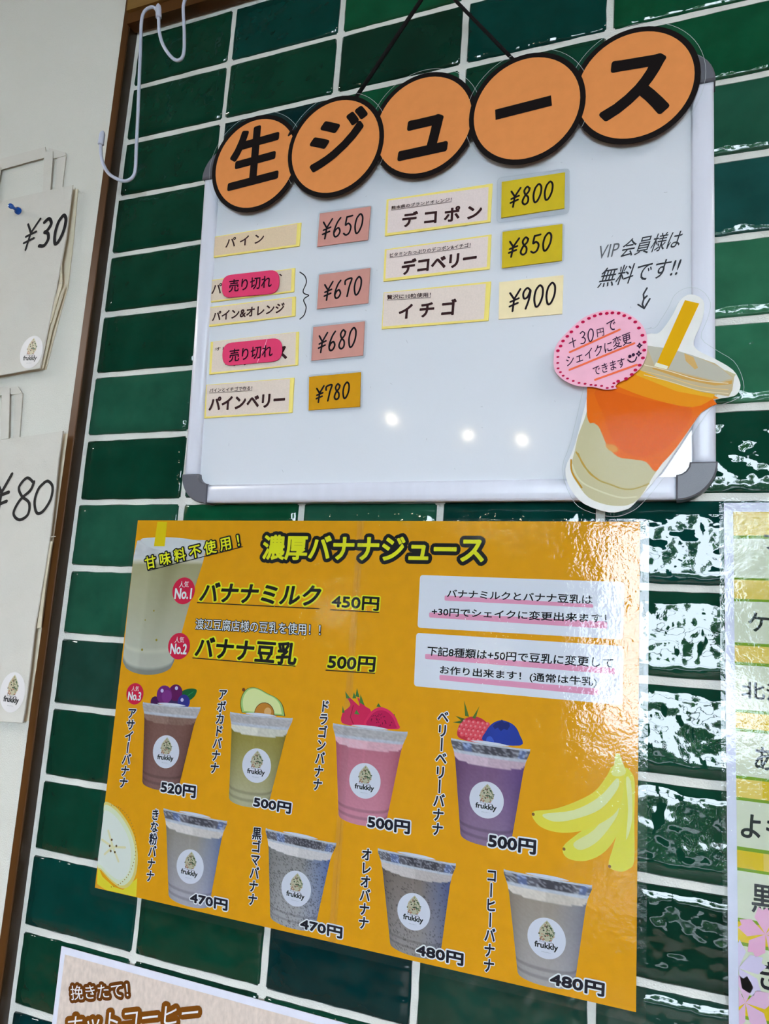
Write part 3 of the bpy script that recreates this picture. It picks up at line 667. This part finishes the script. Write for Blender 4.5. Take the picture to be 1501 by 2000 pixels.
def cup(kind, rimL, rimR, bot, top_c, bot_c, foam, st_c, st_r, name_t, nTL, nTR, nBL, price, pBL, pBR, pTL, lid=0, speck=0, blue=0, extra=None):
    pic = Ink(PP)
    if extra: extra(pic)
    A, B, D = PP.at(*rimL), PP.at(*rimR), PP.at(*bot); Oc = (A+B)/2; e1 = B-A; e2 = D-Oc
    rs = np.random.RandomState(len(kind)*7+int(rimL[0]))
    nx, ny = (60, 90) if speck else (36, 66)
    def hw(t):
        if t < .04: return .5
        if t < .14: return .5-.045*(t-.04)/.10
        if t < .24: return .455-.025*(t-.14)/.1
        return .43-.115*(t-.24)/.76
    V, Cc = [], []
    for j in range(ny+1):
        t = j/ny
        for i in range(nx+1):
            s = -1+2*i/nx; bow = math.sqrt(max(0, 1-s*s))
            tt = t*(.93+.07*bow) + (.012*bow if t < .02 else 0)
            V.append(Oc + e1*s*hw(t) + e2*tt)
            n = rs.rand()
            if t < .14:
                if t < .025 or abs(t-.13) < .012: c = np.array([200, 200, 208]) - 20*n
                elif lid: c = np.array([96, 92, 100]) + 60*(n > .72) - 26*(s > -.2)*(s < .6) + (np.array([0, 14, 44]) if -.7 < s < -.45 or .75 < s < .9 else 0)
                else: c = np.array([176, 168, 168]) + 24*(n-.4)
            elif t < .19 + .05*bow: c = np.array(foam) + 16*(n-.5) + (14 if s < 0 else 0)
            else:
                k = min(1, max(0, (t-.2)/.7)); c = np.array(top_c)*(1-k) + np.array(bot_c)*k
                c = c - 26*abs(s)**4 + 6*(n-.5)
                if blue: c = c + np.array([-22, -4, 34])*blue*max(0, s-.15)*(1.2-t)*1.3
                if speck and n > 1-speck: c = c*.66
                if abs(t-.86) < .012 or abs(t-.93) < .012: c = c*.86
                if abs(s+.1) < .04 and t < .5: c = c*1.04
            c = np.clip(c, 4, 250); Cc.append(C(*c))
    Fs = [[j*(nx+1)+i, (j+1)*(nx+1)+i, (j+1)*(nx+1)+i+1, j*(nx+1)+i+1] for j in range(ny) for i in range(nx)]
    b = len(pic.V); pic.V += [PP.to3(p, .0005) for p in V]; pic.F += [[b+i for i in f] for f in Fs]; pic.C += Cc
    pic.poly(smoothc([Oc+e1*s*.5+e2*(.0+.012*math.sqrt(max(0, 1-4*s*s*.98))*k) for s, k in [(-.5, 0), (-.25, 1), (0, 1), (.25, 1), (.5, 0), (.25, -1.3), (0, -1.3), (-.25, -1.3)]], 3), .0006, C(212, 212, 220))
    ob = pic.build('printed_cup', po); tag(ob, kind)
    sc = PP.at(*st_c); rr = abs((PP.at(st_c[0]+st_r, st_c[1])-sc)[0]); sticker(PP, sc, rr, math.atan2(e1[1], e1[0]), .0008, 'sticker_print', ob)
    ink = Ink(PP)
    nBR = (nBL[0]+nTR[0]-nTL[0], nBL[1]+nTR[1]-nTL[1])
    text(ink, name_t, nBL, nBR, nTL, C(24, 22, 36), .028, .0008, [(WH, .09)], vertical=True)
    ink.build('name_lettering', po); ink = Ink(PP)
    text(ink, price, pBL, pBR, pTL, C(24, 22, 36), .04, .0010, [(WH, .12)])
    ink.build('price_lettering', po)
def blob(ink, P, o, c): ink.poly(smoothc(PP.ats(P), 4), o, c)
def dot(ink, x, y, r, o, c, ry=None): 
    p = PP.at(x, y); k = abs((PP.at(x+r, y)-p)[0]); ink.poly(circ(p, k, n=20), o, c)
def acai(k):
    dot(k, 303, 1371, 9, .0002, C(70, 20, 80)); dot(k, 340, 1371, 12, .0002, C(60, 40, 90))
    blob(k, [(352,1362),(356,1350),(370,1345),(384,1347),(380,1360),(368,1369),(356,1370)], .00025, C(14, 92, 44))
    k.line(PP.ats([(356, 1366), (378, 1351)]), .0007, .0003, C(40, 130, 70))
    dot(k, 343, 1353, 13.5, .0003, C(96, 18, 82)); dot(k, 321, 1357, 15, .00035, C(112, 34, 112)); dot(k, 326, 1360, 10, .00037, C(126, 48, 126))
    dot(k, 359, 1371, 12, .0004, C(48, 48, 130))
    for x, y in ((317, 1349), (345, 1344), (356, 1367)): dot(k, x, y, 3, .00045, C(206, 196, 230))
def avo(k):
    O_ = [(469,1389),(470,1365),(476,1350),(488,1343),(500,1343),(520,1354),(536,1363),(550,1376),(556,1396)]
    out_ = [(472,1392),(469,1375),(472,1359),(481,1346),(494,1342),(508,1346),(522,1354),(540,1363),(552,1377),(557,1399)]
    k.poly(smoothc(PP.ats(out_), 4, False), .0002, C(96, 78, 24))
    c = np.mean(out_, axis=0)
    k.poly(smoothc(PP.ats([tuple(c+(np.array(p)-c)*.965) for p in out_]), 4, False), .00025, C(160, 196, 112))
    k.poly(smoothc(PP.ats([tuple(c+(np.array(p)-c)*.87) for p in out_]), 4, False), .0003, C(220, 224, 156))
    dot(k, 516, 1395, 20, .00035, C(110, 70, 16)); dot(k, 516, 1395, 18.8, .0004, C(198, 128, 44)); dot(k, 523, 1390, 7, .00045, C(222, 170, 110)); dot(k, 476, 1347, 3, .0005, C(120, 60, 14))
def dragon(k):
    RD = C(214, 36, 84); GN = C(70, 120, 50)
    for tip, b1, b2 in [((674,1350),(676,1364),(684,1364)), ((697,1344),(694,1360),(702,1362)), ((691,1352),(688,1364),(696,1364)), ((704,1356),(702,1372),(712,1378)), ((669,1378),(668,1392),(673,1392)), ((696,1386),(692,1394),(702,1396)), ((739,1373),(735,1380),(744,1381)), ((770,1394),(766,1398),(773,1404))]:
        k.poly(PP.ats([tip, b1, b2]), .0003, GN)
    blob(k, [(668,1412),(669,1392),(678,1384),(684,1376),(678,1362),(685,1364),(696,1374),(702,1378),(698,1362),(706,1370),(714,1380),(724,1388),(726,1416),(700,1418)], .00025, RD)
    k.line(PP.ats([(690, 1378), (684, 1400), (690, 1414)]), .0008, .0003, C(170, 20, 60))
    blob(k, [(714,1418),(717,1400),(727,1388),(742,1381),(758,1386),(770,1397),(777,1412),(776,1424)], .00035, C(222, 44, 92))
    blob(k, [(718,1417),(721,1402),(730,1392),(742,1387),(755,1390),(765,1399),(772,1414),(770,1423)], .0004, C(196, 22, 80))
    rs = np.random.RandomState(3)
    for i in range(34): dot(k, rs.uniform(724, 766), rs.uniform(1392, 1420), .9, .00045, C(90, 10, 50))
def berry(k):
    for a, b, c in [((906,1368),(908,1398),(916,1400)), ((936,1379),(922,1402),(928,1404)), ((889,1398),(908,1404),(904,1410)), ((884,1411),(900,1413),(904,1406))]:
        k.poly(PP.ats([a, b, c]), .0003, C(84, 110, 40))
    blob(k, [(895,1440),(895,1420),(905,1406),(918,1400),(935,1401),(950,1411),(957,1425),(955,1445),(930,1450)], .00025, C(206, 50, 66))
    for i in range(5):
        for j in range(7):
            x, y = 898+j*9+(i % 2)*4, 1408+i*8.5+j*1.2
            if (x-926)**2/31**2+(y-1424)**2/24**2 < 1: dot(k, x, y, 4.6, .0003, C(228, 82, 94)); dot(k, x-1, y-1.5, 2, .00032, C(240, 130, 136))
    blob(k, [(945,1448),(949,1428),(960,1414),(975,1407),(990,1409),(1005,1418),(1014,1434),(1016,1456)], .0004, C(36, 58, 150))
    k.poly(PP.ats([(962,1418),(968,1412),(974,1410),(980,1405),(984,1411),(993,1410),(996,1418),(990,1426),(984,1423),(978,1428),(972,1421),(966,1424)]), .00045, C(24, 36, 104))
    blob(k, [(950,1448),(951,1440),(958,1438),(964,1446),(963,1450)], .00045, C(60, 90, 190))
cup('acai drink printed in dark maroon', (280,1371), (392,1381), (312,1543), (124,86,76), (128,92,88), (132,100,88), (325,1468), 26, 'アサイ丨バナナ', (252.4,1385), (268,1386), (233.6,1537), '520円', (315.4,1547), (382,1558), (317,1525.5), extra=acai)
cup('pale green avocado drink', (450,1390), (572,1402), (484,1576), (150,134,62), (178,170,136), (206,198,184), (501.6,1495), 28.5, 'アボカドバナナ', (429,1348), (445,1349), (411,1509), '500円', (496,1575), (567.6,1588.5), (498,1556), extra=avo)
cup('pink dragon fruit drink', (650.6,1412), (796,1429), (706,1612), (190,110,126), (206,134,152), (218,166,176), (712.8,1524.7), 31, 'ドラゴンバナナ', (627.6,1369), (644.4,1370), (611.6,1542), '500円', (719,1615.7), (799.8,1628), (720,1593), extra=dragon)
cup('purple berry drink', (881,1441), (1035,1463), (947,1652), (120,84,118), (140,112,140), (196,166,178), (950,1562), 34, 'ベリ丨ベリ丨バナナ', (856,1390.5), (877,1392), (843.6,1629.5), '500円', (954,1654), (1045,1668), (955.5,1628), lid=1, blue=.4, extra=berry)
cup('grey white soybean flour drink', (320,1578), (444,1603), (368,1770), (150,140,130), (172,164,172), (206,194,188), (372,1692), 27, 'きな粉バナナ', (298,1580.5), (313,1581.6), (286,1720), '470円', (373,1762), (444.4,1777.7), (374,1742.6), lid=1, blue=1)
cup('speckled black sesame drink', (519.5,1617), (657,1646), (570,1813), (140,134,132), (168,162,164), (206,196,194), (578.8,1735), 29.5, '黒ゴマバナナ', (495,1616), (512,1618), (485,1766), '470円', (587.6,1813), (668,1832), (588.7,1793), lid=1, speck=.16, blue=1.2)
cup('brown grey cookie drink', (738,1656), (890,1686), (810,1868), (126,112,104), (150,140,138), (190,176,172), (808,1780), 32.5, 'オレオバナナ', (708,1657), (727,1659), (701,1812), '480円', (814,1865), (904,1885), (815,1843), lid=1, speck=.08, blue=1.2)
cup('pale beige coffee drink', (983.5,1697), (1156,1728), (1065,1926), (158,142,128), (172,162,160), (204,190,178), (1067,1832), 38, 'コ丨ヒ丨バナナ', (951,1699.6), (971,1702), (944.7,1896), '480円', (1074.7,1922.6), (1178.5,1945), (1076,1898.6), lid=1, blue=.6)
# big banana milk cup
ink = Ink(PP); nx, ny = 16, 40; V, Cc = [], []
rs = np.random.RandomState(2)
Lf = [(1058, 268), (1100, 258), (1180, 251), (1290, 240)]; Rt = [(1066, 404), (1100, 396), (1180, 370), (1290, 340)]
def interp(T, y):
    for (a, xa), (b, xb) in zip(T, T[1:]):
        if y <= b: return xa+(xb-xa)*(y-a)/(b-a)
    return T[-1][1]
LX = PP.at(274, 1030)[0]
for j in range(ny+1):
    y = 1056+(1292-1056)*j/ny; a, b = interp(Lf, y), interp(Rt, y)
    for i in range(nx+1):
        s = i/nx; bow = math.sqrt(max(0, 1-(2*s-1)**2)); py = y + (j/ny)**3*26*bow + (1-j/ny)**6*(-2)*bow
        p = PP.at(a+(b-a)*s, py); p[0] = max(p[0], PX0+.0004); V.append(p)
        t = j/ny; n = rs.rand()
        if t < .16: c = np.array([196, 192, 192]) + 22*(n-.5) + 14*(1-s)
        elif t < .19: c = np.array([206, 198, 172])
        else:
            c = np.array([158, 148, 100])*(1-t) + np.array([188, 184, 170])*t + (10 if s < .3 else 0) - 22*math.exp(-((s-.55)/.12)**2)*(1-t)
            if abs(t-.86) < .015: c = c*1.07
            if t > .96: c = c*.72
        Cc.append(C(*np.clip(c+3*(n-.5), 4, 250)))
b = len(ink.V); ink.V += [PP.to3(p, .0003) for p in V]; ink.C += Cc
ink.F += [[j*(nx+1)+i, (j+1)*(nx+1)+i, (j+1)*(nx+1)+i+1, j*(nx+1)+i+1] for j in range(ny) for i in range(nx)]
ink.poly(smoothc(PP.ats([(275,1054),(300,1050),(340,1050),(375,1054),(402,1062),(396,1072),(350,1076),(300,1072)]), 3), .0004, C(214, 212, 212))
ink.poly(PP.ats([(308,1019),(327,1019),(322,1067),(301,1067)]), .0005, C(232, 200, 6))
for x, y, r in ((301,1193,1.5),(284,1211,1.2),(306,1250,2),(278,1269,2)): dot(ink, x, y, r, .0005, C(150, 130, 40))
tag(ink.build('printed_cup', po), 'large cup of banana milk in the top left corner')
for cx, cy, rx, tx in ((359,1154,22,'1'), (350,1262,21.5,'2'), (264,1355,16.8,'3')):
    ink = Ink(PP); p = PP.at(cx, cy); r = abs((PP.at(cx+rx, cy)-p)[0]); ink.poly(circ(p, r, n=32), .0006, C(212, 30, 66))
    L = lambda x, y: p + r*np.array([x, y])
    text(ink, '人気', L(-.42, .22), L(.42, .28), L(-.42, .68), WH, .0, .0008, metric=True)
    text(ink, 'No.'+tx, L(-.72, -.62), L(.74, -.56), L(-.72, .14), WH, .03, .0008, metric=True); tag(ink.build('rank_badge', po), 'red round badge ranked number '+tx)
# banana slice and bunch
ink = Ink(PP)
def clipx(P): return [np.array([min(max(p[0], PX0+.0003), PX1-.0003), max(p[1], PZ0+.0003)]) for p in P]
ink.poly(clipx(PP.ats([(190,1690),(200,1712),(222,1732),(240,1738),(268,1715),(266,1752),(189,1736)])), .0001, C(232, 212, 50))
ink.poly(clipx(PP.ats([(188,1725),(206,1740),(188,1736)])), .0002, C(236, 160, 40))
ell = lambda k: smoothc(clipx(PP.ats([(205+(x-205)*k if x > 205 else x, 1650+(y-1650)*k) for x, y in [(205,1566),(226,1576),(246,1600),(262,1632),(269,1668),(266,1706),(254,1729),(238,1735),(218,1722),(198,1700),(190,1692),(193,1640),(200,1590)]])), 4)
ink.poly(ell(1.0), .0002, C(226, 206, 118)); ink.poly(ell(.93), .0003, C(222, 224, 190)); ink.poly(ell(.80), .0004, C(226, 226, 214))
for (x, y) in ((219,1640),(215,1652),(217,1662),(225,1664),(228,1652)): dot(ink, x, y, 1.8, .0006, C(110, 80, 40))
for (x, y) in ((212,1622),(245,1655),(232,1682),(205,1668),(200,1640)): ink.line(PP.ats([(221, 1654), (x, y)]), .002, .0005, C(226, 216, 168))
rs = np.random.RandomState(8)
for i in range(34):
    a = -1.5+3.1*i/34; x, y = 214+52*math.cos(a)*.98, 1652+80*math.sin(a)
    if x > 206: dot(ink, x+1, y, .9, .0006, C(170, 130, 50))
tag(ink.build('printed_banana_slice', po), 'round banana slice cut off by the lower left corner')
ink = Ink(PP)
def ban(P, c1, c2, tip, hl):
    P = clipx(PP.ats(P)); S_ = smoothc(P, 4); ink.poly(clipx(S_), ban.o, c1); ban.o += .00006
    ink.poly(clipx(smoothc(clipx(PP.ats(hl)), 4)), ban.o, c2); ban.o += .00006
    dot(ink, tip[0], tip[1], 3, ban.o, C(140, 96, 50)); ban.o += .00004
ban.o = .0002
ban([(1188,1690),(1198,1650),(1214,1590),(1216,1530),(1220,1500),(1232,1508),(1239,1530),(1238,1600),(1238,1680),(1226,1698),(1208,1702)], C(226,214,70), C(228,224,150), (1190,1692), [(1222,1520),(1232,1530),(1234,1600),(1222,1640),(1226,1580)])
ban([(1099,1654),(1128,1628),(1160,1604),(1190,1560),(1204,1520),(1216,1530),(1220,1580),(1210,1620),(1182,1662),(1144,1681),(1108,1676)], C(226,214,76), C(224,220,150), (1101,1658), [(1120,1646),(1160,1620),(1200,1570),(1206,1590),(1170,1640),(1134,1660)])
ban([(1039,1586),(1080,1580),(1120,1567),(1160,1546),(1184,1516),(1196,1496),(1214,1506),(1218,1540),(1204,1584),(1168,1610),(1128,1624),(1086,1625),(1052,1612)], C(230,212,70), C(226,224,160), (1041,1590), [(1060,1590),(1120,1582),(1170,1556),(1204,1520),(1206,1540),(1172,1580),(1120,1600),(1080,1604)])
blob(ink, [(1194,1512),(1199,1492),(1201,1474),(1209,1473),(1216,1490),(1222,1508),(1210,1516)], ban.o, C(226, 220, 130))
tag(ink.build('printed_banana_bunch', po), 'bunch of yellow bananas at the right edge')
# clear laminate and the taped seam
LR = rrect([(PX0-.0042, PZ0-.0062), (PX1+.0068, PZ0-.0062), (PX1+.0068, PZ1+.002), (PX0-.0042, PZ1+.002)], .005)
sheet('laminate_front', PP, LR, .0019, M['laminate'], po)
sheet('seam_tape', PP, [(sxm-.003, PZ0), (sxm+.0035, PZ0), (sxm+.0035, PZ1), (sxm-.003, PZ1)], .0021, M['tape_clear'], po)

# ------------------------------------------------------------------ coffee poster, lower left
QP = Plane((0, -.004, 0))
a = QP.at(120, 1848); cx0, cz1 = a[0], a[1]
cf = empty('coffee_poster', (cx0+.15, -.004, cz1-.2)); tag(cf, 'beige hot coffee poster with white border in the lower left corner', 'poster')
slab('paper_sheet', QP, [(cx0, cz1-.21), (cx0+.297, cz1-.21), (cx0+.297, cz1), (cx0, cz1)], -.0006, 0, M['paper'], cf, C(206, 206, 220))
b = QP.at(127, 1864); bx, bz_ = b[0]-cx0, cz1-b[1]
sheet('printed_linen', QP, [(cx0+bx, cz1-.205), (cx0+.297-bx, cz1-.205), (cx0+.297-bx, cz1-bz_), (cx0+bx, cz1-bz_)], .0002, M['linen_print'], cf, C(202, 186, 176))
ink = Ink(QP)
text(ink, '挽きたて！', (140,1953), (252,1947), (138,1925), C(216,212,212), .0, .0004, [(C(92,50,14), .2)])
text(ink, 'ホットコーヒー', (130,2024), (386,1997), (134,1986), C(216,212,212), .0, .0006, [(C(112,64,14), .2)])
ink.build('lettering', cf)

# ------------------------------------------------------------------ striped menu at the right edge
RP = Plane((0, -.006, 0))
rx0 = (RP.at(1407.5, 971)[0]+RP.at(1421, 1990)[0])/2 - .0022; rz1 = RP.at(1408, 972)[1]
px0 = RP.at(1416, 1300)[0]; pz1 = rz1-.004
rm = empty('striped_menu', (rx0+.1, -.006, rz1-.2)); tag(rm, 'laminated menu with yellow and green stripes at the right edge', 'menu')
slab('paper_sheet', RP, [(px0, rz1-.43), (rx0+.30, rz1-.43), (rx0+.30, pz1), (px0, pz1)], -.0005, 0, M['paper'], rm, C(216, 214, 230))
sx = px0 + .0062
sheet('printed_ground', RP, [(sx, rz1-.42), (rx0+.295, rz1-.42), (rx0+.295, RP.at(1427, 1000)[1]), (sx, RP.at(1427, 1000)[1])], .0002, M['paper'], rm, C(214, 214, 188))
ink = Ink(RP); GRN = C(122, 156, 24)
YS = [(1000,1000,1046,1052), (1128,1132,1169,1174), (1254,1260,1292,1298), (1384,1390,1421,1427), (1513,1519,1555,1561), (1651,1658,1692,1698), (1790,1797,1836,1843), (1937,1944,1978,1985), (2090,2097,2132,2139)]
rs = np.random.RandomState(5)
for k, ys in enumerate(YS):
    z = [RP.at(1430, y)[1] for y in ys]; xe = rx0+.295
    ink.poly([(sx, z[3]), (xe, z[3]), (xe, z[0]), (sx, z[0])], .0004, GRN)
    x = sx; i = 0
    w0 = [.03, .05, .028, .018, .0165, .0165, .04, .03, .03][k]
    while x < xe:
        xx = min(xe, x+(w0 if i == 0 else rs.uniform(.02, .05)))
        ink.poly([(x, z[2]), (xx, z[2]), (xx, z[1] if k else z[0]), (x, z[1] if k else z[0])], .0006, [C(228,196,92), C(222,186,20)][(i+(k in (5, 6, 7))) % 2]); x = xx; i += 1
def petal(x, y, r, col):
    c = RP.at(x, y)
    for j in range(5):
        a = j*2*math.pi/5+.4; d = np.array([math.cos(a), math.sin(a)]); t = np.array([-d[1], d[0]])
        P = [c, c+d*r*.6+t*r*.34, c+d*r+t*r*.16, c+d*r*.88, c+d*r-t*r*.16, c+d*r*.6-t*r*.34]
        P = [np.array([max(p[0], sx), p[1]]) for p in P]; ink.poly(P, .0008, col)
petal(1494, 1824, .017, C(236, 168, 196)); petal(1440, 1890, .018, C(216, 200, 224)); petal(1455, 1958, .017, C(226, 180, 206))
tag(ink.build('printed_stripes', rm), 'yellow bands edged green with pink blossoms')
ink = Ink(RP)
for s, a, b, c in [('プリン', (1492,1072),(1640,1085),(1492,1040)), ('ケーキ', (1461,1232),(1600,1245),(1461,1196)), ('北海道', (1448,1362),(1590,1378),(1448,1330)), ('あずき', (1474,1502),(1600,1520),(1474,1456)), ('よもぎ', (1446,1634),(1590,1655),(1450,1586)), ('黒みつ', (1468,1780),(1600,1800),(1468,1726)), ('きなこ', (1484,1930),(1610,1950),(1484,1876))]:
    text(ink, s, a, b, c, C(24, 22, 30), .02, .0006)
ink.build('lettering', rm)
LR = rrect([(rx0, rz1-.435), (rx0+.31, rz1-.435), (rx0+.31, rz1), (rx0, rz1)], .004)
sheet('laminate_front', RP, LR, .0014, M['laminate'], rm)

# ------------------------------------------------------------------ wire S hooks
g1 = lambda p: (p[0]/3.002, p[1]/3.002)
def hook(name, lab, pts, cap_ends, dep):
    o = empty(name, p3(WALL, *g1(pts[len(pts)//2]), .02)); tag(o, lab, 'hook', 'white wire hooks hanging at the tile corner')
    P = []
    for (x, y), d in zip(pts, dep): P.append(p3(WALL.raised(d), x/3.002, y/3.002))
    P = smoothc(P, 6, False); tube('wire', P, .00185, M['wire_white'], o, 12)
    for (ax, ay, ad), (bx_, by_, bd) in cap_ends:
        a3, b3 = p3(WALL.raised(ad), ax/3.002, ay/3.002), p3(WALL.raised(bd), bx_/3.002, by_/3.002)
        n_ = 9; pp = [ex(a3, b3, t/n_) for t in range(n_+1)]
        tp = [.0012, .0024, .0030] + [.0032]*(n_-3) + [.0033]
        tube('tip_cap', pp, .003, M['wire_white'], o, 14, taper=tp)
D1 = .026
hook('wire_hook', 'long white wire S hook crossing the brown wooden trim',
     [(590,820),(592,900),(606,965),(642,1022),(700,1055),(745,1060),(780,1035),(794,985),(800,850),(808,680),(815,500),(820,370),(825,250),(829,130),(845,70),(880,44),(908,48),(925,75)],
     [((603,768,.036),(590,848,.034))], [.034,.033,.031,.029,.028,.027,.027,.027,.027,.027,.027,.027,.027,.027,.027,.027,.025,.024])
hook('wire_hook', 'short looking white wire hook at the top running out of the frame',
     [(930,95),(932,170),(948,245),(985,312),(1028,352),(1062,345),(1078,300),(1080,200),(1076,110),(1074,50),(1078,20),(1090,-15),(1120,-60),(1180,-80)],
     [((928,24,.044),(930,104,.042))], [.042,.040,.038,.036,.034,.034,.034,.034,.034,.034,.034,.034,.034,.034])

# ------------------------------------------------------------------ paper bags on the plaster
PL = WALL.raised(TD-.0015)
def ribbon3(name, pts, wdt, thick, parent, side):       # flat folded paper band
    P = [np.array(p) for p in pts]
    return P
def band(name, pl, qd, o, parent, m='kraft_white'): return slab(name, pl, pl.ats(qd), o, o+.0007, M[m], parent)
bg1 = empty('paper_bag', PL.to3(PL.at(60, 724))); tag(bg1, 'white flat paper bag marked 30 pinned up with a blue pin', 'paper bag', 'paper bags pinned to the plaster')
F1 = [(-190,446),(151.7,368.5),(139,470),(123.5,552),(106.6,636),(89,724),(-200,776)]
band('back_panel', PL, [(-186,450),(153.5,370),(146,460),(134.5,560),(110,650),(91.5,722),(-198,774)], .0006, bg1, 'kraft_cream')
band('gusset_fold', PL, [(112,590),(134.8,560),(108,650),(91,722),(86,724),(98,660)], .0042, bg1, 'kraft_cream')
band('gusset_fold', PL, [(125,555),(128.5,500),(130,560),(107.5,636),(104,632)], .0060, bg1, 'kraft_cream')
slab('front_panel', PL, PL.ats(F1), .0066, .0082, M['kraft_white'], bg1, bev=.0004)
pf = PL.raised(.0082)
ink = Ink(pf); hand(ink, 'Y', (42,490), (64,485), (57,434), .0030, BK, .0003)
hand(ink, '3', (73,484), (95,479), (85,430), .0044, BK, .0003); hand(ink, '0', (101,478), (122,473), (113,424), .0044, BK, .0003)
tag(ink.build('price_lettering', bg1), 'black italic price of 30')
slab('front_crease', pf, pf.ats([(-190,606),(123,551.5),(122.5,552.6),(-190,607.2)]), -.0001, .00015, M['kraft_white'], bg1)
for nm, qd, oo in [('handle', [(91,300),(108,299),(103,377),(88,382)], .0030), ('handle', [(-190,365),(92,290),(94,310),(-190,388)], .0024), ('handle', [(97,291),(131,300),(131,306),(108,312)], .0016), ('handle', [(114,305),(131.5,301),(123,374),(108,378)], .0010)]:
    band(nm, PL, qd, oo, bg1)
for nm, qd, oo in [('handle', [(-18,334),(7,330),(-4,405),(-26,410)], .0030)]: band(nm, PL, qd, oo, bg1)
sc = pf.at(61.5, 688); sticker(pf, sc, .0165, -.06, .0004, 'logo_sticker', bg1, C(206, 203, 203), ry=.019, m=M['sticker_paper'])
bg2 = empty('paper_bag', PL.to3(PL.at(30, 1400))); tag(bg2, 'white flat paper bag marked 80, the lower of the two', 'paper bag', 'paper bags pinned to the plaster')
F2 = [(-200,893),(133,845),(125,900),(117,980),(108.6,1048),(96,1130),(80,1222),(70,1310),(59,1395),(55.5,1411),(-200,1396)]
band('back_panel', PL, [(-200,896),(134,847),(125,945),(110.5,1057),(97,1140),(88,1226),(70,1320),(58,1408),(-200,1394)], .0006, bg2, 'kraft_cream')
band('gusset_fold', PL, [(106,1060),(110.5,1057),(97,1145),(88,1226),(80,1228),(94,1140)], .0050, bg2, 'kraft_cream')
slab('front_panel', PL, PL.ats(F2), .0062, .0078, M['kraft_white'], bg2, bev=.0004)
pf = PL.raised(.0078)
ink = Ink(pf); hand(ink, 'Y', (-16,1010), (14,1008), (-6,930), .0038, C(40,38,38), .0003); hand(ink, '8', (17,1018), (64,1012), (30,937), .0034, C(40,38,38), .0003); hand(ink, '0', (60,1004), (100,1000), (70,943), .0034, C(40,38,38), .0003)
tag(ink.build('price_lettering', bg2), 'thin black handwritten price of 80')
slab('front_crease', pf, pf.ats([(-200,1076),(109,1047),(108.6,1048.2),(-200,1077.3)]), -.0001, .00015, M['kraft_white'], bg2)
for nm, qd, oo in [('handle', [(9,758),(24,760),(22,858),(7,860)], .0030), ('handle', [(-200,795),(10,757),(12,773),(-200,812)], .0024), ('handle', [(12,757),(38,756),(46,769),(26,772)], .0016), ('handle', [(32,771),(46.5,769),(40,856),(27,857)], .0010)]:
    band(nm, PL, qd, oo, bg2)
sticker(pf, pf.at(24.7, 1352), .0168, -.02, .0004, 'logo_sticker', bg2, C(214, 210, 210), ry=.0200, m=M['sticker_paper'])
# push pin
pf = PL.raised(.0082)
a3 = pf.to3(pf.at(37, 413)); b3 = PL.raised(.024).to3(PL.raised(.024).at(19, 401))
pn = empty('push_pin', a3); tag(pn, 'small translucent blue push pin in the upper paper bag', 'push pin')
tube('pin_head', [ex(a3, b3, t) for t in (0, .10, .22, .30, .38, .62, .72, .80, .92, 1.0)], .003, M['pin_blue'], pn, 16, taper=[.0040, .0044, .0040, .0024, .0019, .0019, .0024, .0030, .0030, .0024])
tube('pin_needle', [a3, PL.to3(PL.at(38.5, 414), -.004)], .0006, M['steel'], pn, 8)

# ------------------------------------------------------------------ lamps of the room (seen as mirrored glints)
def lamp(px, py, zc, nm):
    p = WALL.at(px, py); d = np.array([p[0], 0, p[1]]) - CAM; d[1] = -d[1]
    t = (zc - p[1])/d[2] if abs(d[2]) > 1e-3 else 3
    c = np.array([p[0], 0, p[1]]) + d*t
    return c
LOC = [(-.64, -2.6, 2.25), (-.33, -2.75, 2.18), (-.09, -2.75, 2.16), (-.78, -2.3, 1.70), (-.1, -2.4, 1.58)]
LAB = ['round glowing pendant bulb hung highest over the room', 'second round pendant bulb from the west wall', 'third round pendant bulb from the west wall', 'low glowing pendant bulb nearest the tiled wall', 'lowest round pendant bulb near the window']
for (x, y, z), lb in zip(LOC, LAB):
    e = empty('pendant_lamp', (x, y, 2.8)); tag(e, lb, 'lamp', 'pendant lamps behind the camera')
    V, Fs = [], []; n, r = 12, .016
    for j in range(7):
        th = math.pi*j/6
        for i in range(n): V.append((x+r*math.sin(th)*math.cos(2*math.pi*i/n), y+r*math.sin(th)*math.sin(2*math.pi*i/n), z+r*math.cos(th)))
    Fs = [[j*n+i, (j+1)*n+i, (j+1)*n+(i+1) % n, j*n+(i+1) % n] for j in range(6) for i in range(n)]
    mk('bulb', V, Fs, M['lamp_glow'], e, smooth=True)
    tube('flex', [(x, y, z+r-.002), (x, y, 2.8)], .003, M['cord_black'], e, 8)
for x, y0_, y1_ in ((-1.98, -1.43, -.37), (2.0, -1.78, -.52)):
    e = tag(empty('ceiling_light', (x, (y0_+y1_)/2, 2.8)), 'slim ceiling strip light on the ' + ('west' if x < 0 else 'east') + ' side', 'lamp', 'strip lights on the ceiling')
    box('housing', (x-.09, y0_, 2.735), (x+.09, y1_, 2.8), M['room_ceiling'], e)
